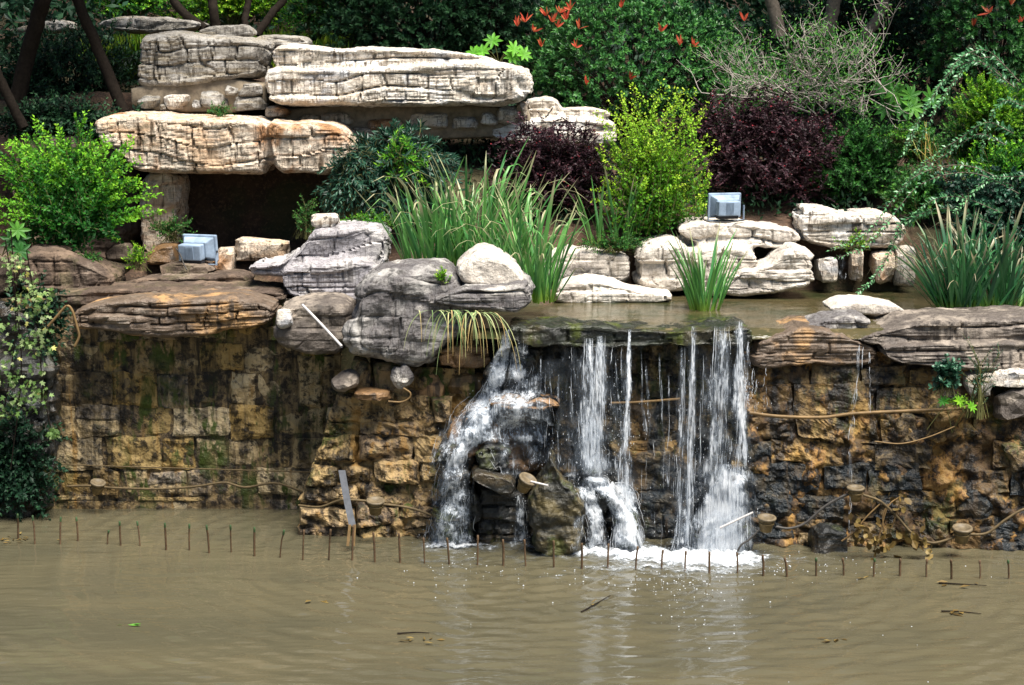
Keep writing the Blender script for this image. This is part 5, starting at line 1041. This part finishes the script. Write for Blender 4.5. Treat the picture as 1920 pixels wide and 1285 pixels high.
# ================================================================ falling water
def water_mat(name, sx, sz, lo=.66, wid=.2, iso=False, gain=.42):
    """streaked water: opacity follows streaks drawn out along the fall; 'den' says how much water there is"""
    k = NT(name); pos = k.n('NewGeometry', o=0); den = k.n('Attribute', o=2, attribute_name='den', attribute_type='GEOMETRY')
    A = k.noise(k.scale(pos, (sx, sx, sz)), 1.0, 4, .62, .25); B = k.noise(k.scale(pos, (sx*.45, sx*.45, sz*(4 if not iso else .5))), 1.0, 3, .6)
    v = k.math('ADD', k.math('MULTIPLY', A, .62), k.math('MULTIPLY', B, .38)); th = k.math('SUBTRACT', lo, k.math('MULTIPLY', den, gain))
    a = k.n('MapRange', {0: k.math('SUBTRACT', v, th), 1: 0.0, 2: wid, 3: 0.0, 4: .95}, interpolation_type='SMOOTHSTEP')
    a = k.math('MAXIMUM', a, k.math('MULTIPLY', k.math('POWER', k.math('MAXIMUM', den, 0.0), 2.0), .22 if not iso else .5))
    c = k.mix(a, (.50, .58, .68), (.93, .95, .97))
    p = k.n('BsdfPrincipled', {'Base Color': c, 'Roughness': .3, 'IOR': 1.33, 'Normal': k.n('Bump', {'Height': A, 'Strength': .6, 'Distance': .03})}); t = k.n('BsdfTranslucent', {'Color': c})
    return k.surf(k.n('MixShader', {0: a, 1: k.n('BsdfTransparent'), 2: k.n('MixShader', {0: .4, 1: p, 2: t})}))
M['sheet'] = water_mat('falling_water', 85, 2.4, .68, .30); M['casc'] = water_mat('cascading_water', 50, 8, .69, .26); M['foam'] = water_mat('pond_foam', 34, 34, .67, .32, True, .50)
k = NT('water_strand'); p = k.n('BsdfPrincipled', {'Base Color': (.88, .91, .94, 1), 'Roughness': .2, 'IOR': 1.33}); t = k.n('BsdfTranslucent', {'Color': (.86, .9, .95, 1)})
M['white'] = k.surf(k.n('MixShader', {0: .78, 1: k.n('BsdfTransparent'), 2: k.n('MixShader', {0: .4, 1: p, 2: t})}))
# rock surfaces near the fall, for water that clings
from mathutils.bvhtree import BVHTree
bpy.context.view_layer.update(); bv, bf = [], []; nb = 0
for o in list(COL.objects):
    if o.type != 'MESH' or o.name.split('.')[0] not in ('boulder', 'stone', 'lip_rock', 'mortar', 'rough_face'): continue
    mw = o.matrix_world; x = mw.translation.x
    if not (-1.6 < x < 2.8 and mw.translation.z < 2.2 and mw.translation.y < 19.2): continue
    n = len(o.data.vertices); co = np.empty(n*3, np.float32); o.data.vertices.foreach_get('co', co); co = co.reshape(-1, 3)+np.array(mw.translation, np.float32)
    bv += co.tolist(); bf += [[i+nb for i in pl_.vertices] for pl_ in o.data.polygons]; nb += n
BV = BVHTree.FromPolygons(bv, bf); del bv, bf
def hit(px, py, default):
    o = cam.location; d = (at(px, py, 10.0)-o).normalized(); loc = BV.ray_cast(o+d*13.0, d)[0]
    return loc.y if loc is not None and loc.y < 19.3 else default
def ico(sub=1):
    bm = bmesh.new(); bmesh.ops.create_icosphere(bm, subdivisions=sub, radius=1); V = np.array([v.co[:] for v in bm.verts]); T = np.array([[v.index for v in f.verts] for f in bm.faces]); bm.free(); return V, T
def drops(P, r, stretch=1.0):
    V, T = ico(1); n = len(P); st = np.broadcast_to(np.asarray(stretch, float), (n,)); sc = np.stack([np.ones(n), np.ones(n), st], -1); VV = P[:, None]+V[None]*sc[:, None]*r[:, None, None]
    return VV.reshape(-1, 3), (np.arange(n)[:, None, None]*len(V)+T[None]).reshape(-1, 3)
def sheet(name, parent, G, den, mat, keep=None):
    ny, nx = G.shape[:2]; ii = (np.arange(ny-1)[:, None]*nx+np.arange(nx-1)[None, :]).ravel(); Q = np.stack([ii, ii+1, ii+nx+1, ii+nx], -1)
    if keep is not None: Q = Q[keep(ii)]
    V = G.reshape(-1, 3); me = mesh_quads(name, rel(parent, V) if parent else V, Q, mat); a = me.attributes.new('den', 'FLOAT', 'POINT'); a.data.foreach_set('value', np.ascontiguousarray(den.ravel(), np.float32))
    return obj(name, me, parent) if parent else me
WF = thing('waterfall', 'white water falling in strands from the mossy lip into the pond', 'waterfall', on_z(1140, 1030)); dropP, dropR, dropS = [], [], []
rgw = np.random.default_rng(12)
def stream(xt, xb, wt, wb, yt, yb, n, Yt, Yb, r=.003, dens=.6, parent=WF, nd=40, layers=2, fade=.12):
    lines = []; n = n if layers == 0 else n//4
    for i in range(n):
        u = rgw.uniform(-1, 1); t0 = 0.0 if rgw.random() < .3 else rgw.uniform(0, .85); t1 = min(t0+rgw.uniform(.08, .40), 1.0); K = 14
        t = np.linspace(t0, t1, K); ph = rgw.uniform(0, 6.28); yj = rgw.normal()*.025
        x = xt+(xb-xt)*t+u*(wt+(wb-wt)*t)+np.sin(t*7+ph)*1.5*t+np.cumsum(rgw.normal(size=K))*.45; y = yt+(yb-yt)*t; Yy = Yt+(Yb-Yt)*t**.5+yj*t
        w = np.array([at(a, b, c) for a, b, c in zip(x, y, Yy)]); lines.append((w, r*rgw.uniform(.35, 1.2)*(.7+.3*np.sin(t*47+ph))*np.clip(np.minimum(np.arange(K), np.arange(K)[::-1])/3+.12, 0, 1)))
    if lines:
        V, Q = tubes(lines, 4); obj('water_strands', mesh_quads('water_strands', rel(parent, V), Q, M['white']), parent)['kind'] = 'stuff'
    for _ in range(nd):
        tt = rgw.random()**.5; dropP.append(at(xt+(xb-xt)*tt+rgw.normal()*((wt+(wb-wt)*tt)*.8+2), yt+(yb-yt)*tt, Yt+(Yb-Yt)*tt**.5+rgw.normal()*.05)); dropR.append(rgw.uniform(.001, .003)); dropS.append(rgw.uniform(1, 4))
    for l in range(layers):
        nx, ny = 11, 48; t = np.linspace(0, 1, ny); u = np.linspace(-1, 1, nx); o = rgw.normal()*.02; ph = rgw.uniform(0, 6)
        G = np.array([[at(xt+(xb-xt)*b+(a*(1+.35*l)*(wt+(wb-wt)*b)*1.25)*(1+.22*math.sin(b*11+ph)+.15*math.sin(b*23+ph*3))+(3.0+.12*wb)*math.sin(b*4.5+ph*2+a*.8)*b**.7+2.2*math.sin(b*13+ph*5)*b, yt+(yb-yt)*b, Yt+(Yb-Yt)*b**.5+o*b+.012*l) for a in u] for b in t]); S_ = G.shape
        G[..., 1] += (.018*fbm(G.reshape(-1, 3)*np.array([12, 1, 2.5])+l*7, 2)).reshape(S_[:2])
        T2, U2 = np.meshgrid(t, u, indexing='ij'); d = dens*(1-np.abs(U2)**2.5)*(1-.25*l)+.42*fbm(np.stack([U2.ravel()*2.2+ph*9, T2.ravel()*4, U2.ravel()*0+l], -1), 3).reshape(T2.shape)
        d = d-1.2*(1-np.clip(T2/fade+.35, 0, 1))*.5-1.5*np.clip(np.abs(U2)-.8, 0, 1)-.5*np.clip((T2-.92)/.08, 0, 1)
        sheet('water_veil', parent, G, d, M['sheet'])
LY, BY = 17.66, 17.42
for a in [ (1076,1084,9,24,648,1000,26,LY,BY,.003,.34), (1104,1102,9,18,634,892,34,LY,BY,.003,.74), (1126,1118,12,20,630,895,46,LY,BY,.003,.84), (1150,1150,6,9,650,880,14,LY,BY,.0025,.2), (1166,1168,3,6,652,900,12,LY,BY,.0025,.42),
           (1181,1172,3.0,7,618,850,16,LY,BY,.003,.95), (1172,1166,7,22,830,1025,34,BY+.05,BY,.004,.75), (1280,1272,5,8,652,1035,22,LY,BY,.003,.6), (1300,1290,6,9,612,1036,30,LY,BY,.003,.82),
           (1318,1310,4,8,665,980,14,LY,BY,.0025,.28), (1354,1344,15,22,612,905,50,LY-.03,BY,.003,.68), (1388,1390,8,14,602,880,50,LY-.05,BY,.0035,.85), (1402,1401,2,6,640,760,10,LY,BY,.003,.6),
           (1370,1346,22,64,870,1046,80,BY,BY-.06,.0026,.9), (1283,1276,9,24,950,1044,30,BY,BY-.03,.0035,.6), (1100,1112,20,34,760,900,40,LY-.1,BY,.003,.5), (1310,1310,60,70,850,1040,60,BY+.12,BY+.05,.0025,.16), (1225,1225,50,60,830,1030,40,BY+.15,BY+.08,.0022,.12), (1050,1052,30,40,690,900,40,LY+.05,BY+.08,.0025,.18)]: stream(*a)
# thin trickles between the main strands
for x0 in (1014,1030,1048,1154,1202,1212,1236,1254,1333):
    stream(x0, x0+rgw.normal()*6, 1.2, 3.0, 655+rgw.uniform(0, 45), 850+rgw.uniform(-80, 90), 4, LY+.05, BY+.1, .002, .55, WF, 6, 1)
for a in [(1122,1118,58,66,640,900,0,LY+.03,BY+.06,.003,.22), (1345,1340,62,70,630,960,0,LY+.03,BY+.06,.003,.22), (1030,1030,60,60,660,880,0,LY+.05,BY+.1,.003,.12)]: stream(*a)
for x0 in (1412,1420,1436): stream(x0, x0-3, .5, 1.0, 690, 775, 5, 17.6, 17.5, .0022, .5, WF, 4, 0)
def cascade(path, n, r=.0022, off=.03, dens=.5, parent=WF, nx=16, layers=2):
    """path: (px,py,half width); clings to the rock found along the line of sight"""
    pts = np.array([p[:2] for p in path], float); hw = np.array([p[2] for p in path], float); K = max(int(np.linalg.norm(np.diff(pts, axis=0), axis=1).sum()/4), 10)
    c = smoothpath(np.column_stack([pts, hw]), K); grid = np.zeros((K, nx, 3)); u = np.linspace(-1, 1, nx)
    for i in range(K):
        for j in range(nx):
            x = c[i, 0]+u[j]*c[i, 2]*1.2; y = c[i, 1]+abs(u[j])*3; grid[i, j] = at(x, y, hit(x, y, 17.7)-off)
    for i in range(1, K): grid[i, :, 1] = np.minimum(grid[i, :, 1], grid[i-1, :, 1]+.03)    # water bridges hollows
    for _ in range(3): grid[1:-1, :, 1] = (grid[:-2, :, 1]+grid[1:-1, :, 1]*2+grid[2:, :, 1])/4; grid[:, 1:-1, 1] = (grid[:, :-2, 1]+grid[:, 1:-1, 1]*2+grid[:, 2:, 1])/4
    lines = []; n = n//3
    for _ in range(n):
        a = rgw.integers(0, K-4); b = min(a+rgw.integers(4, max(K//3, 6)), K-1); uu = np.clip(rgw.uniform(0, 1)*(nx-1), 0, nx-1.01); j = int(uu); f = uu-j; m = b-a+1
        if m < 5: continue
        w = grid[a:b+1, j]*(1-f)+grid[a:b+1, j+1]*f+np.cumsum(rgw.normal(size=(m, 3))*np.array([.006, .003, .0]), 0); w[:, 1] -= rgw.uniform(0, .04)
        lines.append((w, r*rgw.uniform(.4, 1.4)*np.clip(np.minimum(np.arange(m), np.arange(m)[::-1])/3+.12, 0, 1)))
        for _ in range(2): dropP.append(Vector(w[rgw.integers(0, m)]+rgw.normal(size=3)*.035)); dropR.append(rgw.uniform(.001, .0035)); dropS.append(rgw.uniform(.8, 3))
    if lines:
        V, Q = tubes(lines, 4); obj('water_strands', mesh_quads('water_strands', rel(parent, V), Q, M['white']), parent)['kind'] = 'stuff'
    for l in range(layers):
        G = grid.copy(); S_ = G.shape; G[..., 1] -= (.012+.02*l+.035*fbm(G.reshape(-1, 3)*np.array([14, 6, 9])+l*5, 3)).reshape(S_[:2])
        T2, U2 = np.meshgrid(np.linspace(0, 1, K), u, indexing='ij'); d = dens*(1-np.abs(U2)**3)+.55*fbm(G.reshape(-1, 3)*np.array([11, 4, 8])+l*11, 4).reshape(T2.shape)-1.6*np.clip(np.abs(U2)-.78, 0, 1)-.5*(1-np.clip(T2/.08, 0, 1))-.5*np.clip((T2-.93)/.07, 0, 1)
        sheet('water_sheet', parent, G, d, M['casc'])
cascade([(952,616,8),(942,655,16),(930,705,18),(912,745,22),(900,780,26),(888,824,24)], 60, dens=.74, layers=3)
cascade([(976,636,14),(972,690,18),(966,738,24)], 40, dens=.66)
cascade([(1000,680,16),(1000,738,22)], 20, dens=.55)
cascade([(965,725,56),(948,765,86),(934,832,96)], 110, dens=.58, nx=36, layers=3)
cascade([(885,770,34),(860,815,40),(840,872,40)], 50, dens=.5, nx=22)
cascade([(902,812,22),(880,830,20),(862,848,16),(852,880,18)], 60, dens=.9)
cascade([(854,866,30),(850,920,34),(846,970,38),(843,1026,48)], 90, dens=.55, layers=3)
cascade([(838,858,16),(828,930,18),(820,1000,22)], 30, dens=.42)
cascade([(878,880,12),(872,940,14),(868,1020,16)], 30, dens=.22)
cascade([(960,825,50),(965,860,40),(968,890,24)], 50, dens=.42)
cascade([(1014,760,22),(1018,820,20),(1020,868,12)], 36, dens=.5)
cascade([(975,925,8),(975,960,11),(978,1022,18)], 36, dens=.55)
cascade([(1074,884,22),(1118,894,34),(1150,915,36),(1172,960,24),(1182,1030,30)], 110, dens=.95, nx=22, layers=3)
cascade([(1092,893,16),(1108,940,16),(1120,985,18),(1124,1032,28)], 70, dens=.85)
cascade([(1090,960,12),(1085,1000,12),(1090,1032,18)], 24, dens=.4)
cascade([(1376,880,24),(1362,920,36),(1346,975,46),(1336,1044,62)], 120, dens=1.0, nx=24, layers=3)
cascade([(1000,640,50),(1190,648,60)], 0, dens=-.2, layers=0)
V, Q = drops(np.array([p[:] for p in dropP]), np.array(dropR), np.array(dropS)); obj('spray', mesh_quads('spray', rel(WF, V), Q, M['white']), WF)['kind'] = 'stuff'
TR = thing('trickle', 'thin trickle dropping from the notch in the dark slab at right', 'waterfall', on_z(1600, 1040))
stream(1612, 1598, 3, 4, 645, 782, 12, 17.5, 17.42, .003, .55, TR, 0, 1); stream(1630, 1632, 1, 1.5, 660, 775, 8, 17.5, 17.44, .0025, .5, TR, 0, 0); stream(1598, 1596, 3, 5, 778, 905, 14, 17.42, 17.3, .003, .5, TR, 0, 1); stream(1618, 1602, 1, 2, 650, 760, 8, 17.5, 17.42, .0025, .5, TR, 0, 0)
stream(1594, 1592, .6, .8, 930, 1035, 5, 17.25, 17.22, .0025, .5, TR, 0, 0)
TR2 = thing('trickle', 'small spring running down inside the recess at the back of the pool', 'waterfall', at(1610, 528, 20.6)); stream(1606, 1605, 5, 6, 472, 528, 8, 20.45, 20.42, .003, .4, TR2, 0, 1); stream(1580, 1580, 6, 6, 478, 526, 8, 20.66, 20.6, .003, .4, TR2, 0, 1)
# foam where the water lands
gx, gy = 420, 130; xs = np.linspace(-.95, 2.75, gx); ys = np.linspace(16.45, 17.8, gy); X, Yg = np.meshgrid(xs, ys); X = X.ravel(); Yg = Yg.ravel(); den = 0*X
for (px, py, sx, sy, am) in [(848,1024,.26,.16,1.2),(975,1024,.16,.12,.7),(905,1028,.35,.10,.6),(1110,1034,.26,.20,1.25),(1180,1040,.30,.26,1.55),(1240,1046,.30,.20,1.2),(1290,1048,.32,.26,1.55),(1350,1050,.36,.26,1.6),(1410,1048,.25,.14,.8),(1200,1066,.5,.14,.65),(1320,1072,.4,.14,.65),(1040,1044,.4,.10,.5),(1480,1050,.4,.08,.4),(1140,1085,.9,.10,.32),(1330,1092,.8,.12,.34),(860,1052,.5,.10,.4)]:
    q = on_z(px, py); den = np.maximum(den, am*np.exp(-((X-q.x)/(sx*1.15))**2-((Yg-q.y)/(sy*1.25))**2))
Hh = pond_h(X, Yg)+.006+np.minimum(den, 1)*.03*np.clip(.8+fbm(np.stack([X*16, Yg*20, X*0+3], -1), 4), 0, 2)
den2 = den*.95+.50*fbm(np.stack([X*7, Yg*15, X*0], -1), 4)-.12; base = np.array([.9, 17.4, 0])
me = sheet('foam', None, np.stack([X, Yg, Hh], -1).reshape(gy, gx, 3)-base, den2, M['foam'], keep=lambda ii: den2[ii] > -.05); tag(obj('foam', me, loc=base), 'white foam churning at the foot of the waterfall', 'foam', kind='stuff')
P, R = [], []
for (px, py, sx, sy, n) in [(1280,1085,35,14,60),(1300,1110,60,30,44),(1150,1080,120,20,70),(880,1070,60,16,40),(1400,1062,90,14,70),(1340,1160,60,40,12),(1500,1200,200,60,8),(1560,1065,120,14,30),(800,1110,60,30,10)]:
    for _ in range(n):
        q = on_z(px+rgw.normal()*sx, min(py+rgw.normal()*sy, 1280)); P.append((q.x, q.y, .004)); R.append(rgw.uniform(.002, .008))
V, Q = drops(np.array(P), np.array(R), .8); tag(obj('bubbles', mesh_quads('bubbles', V-base, Q, M['white']), loc=base), 'white bubbles drifting on the pond in front of the fall', 'bubbles', kind='stuff')
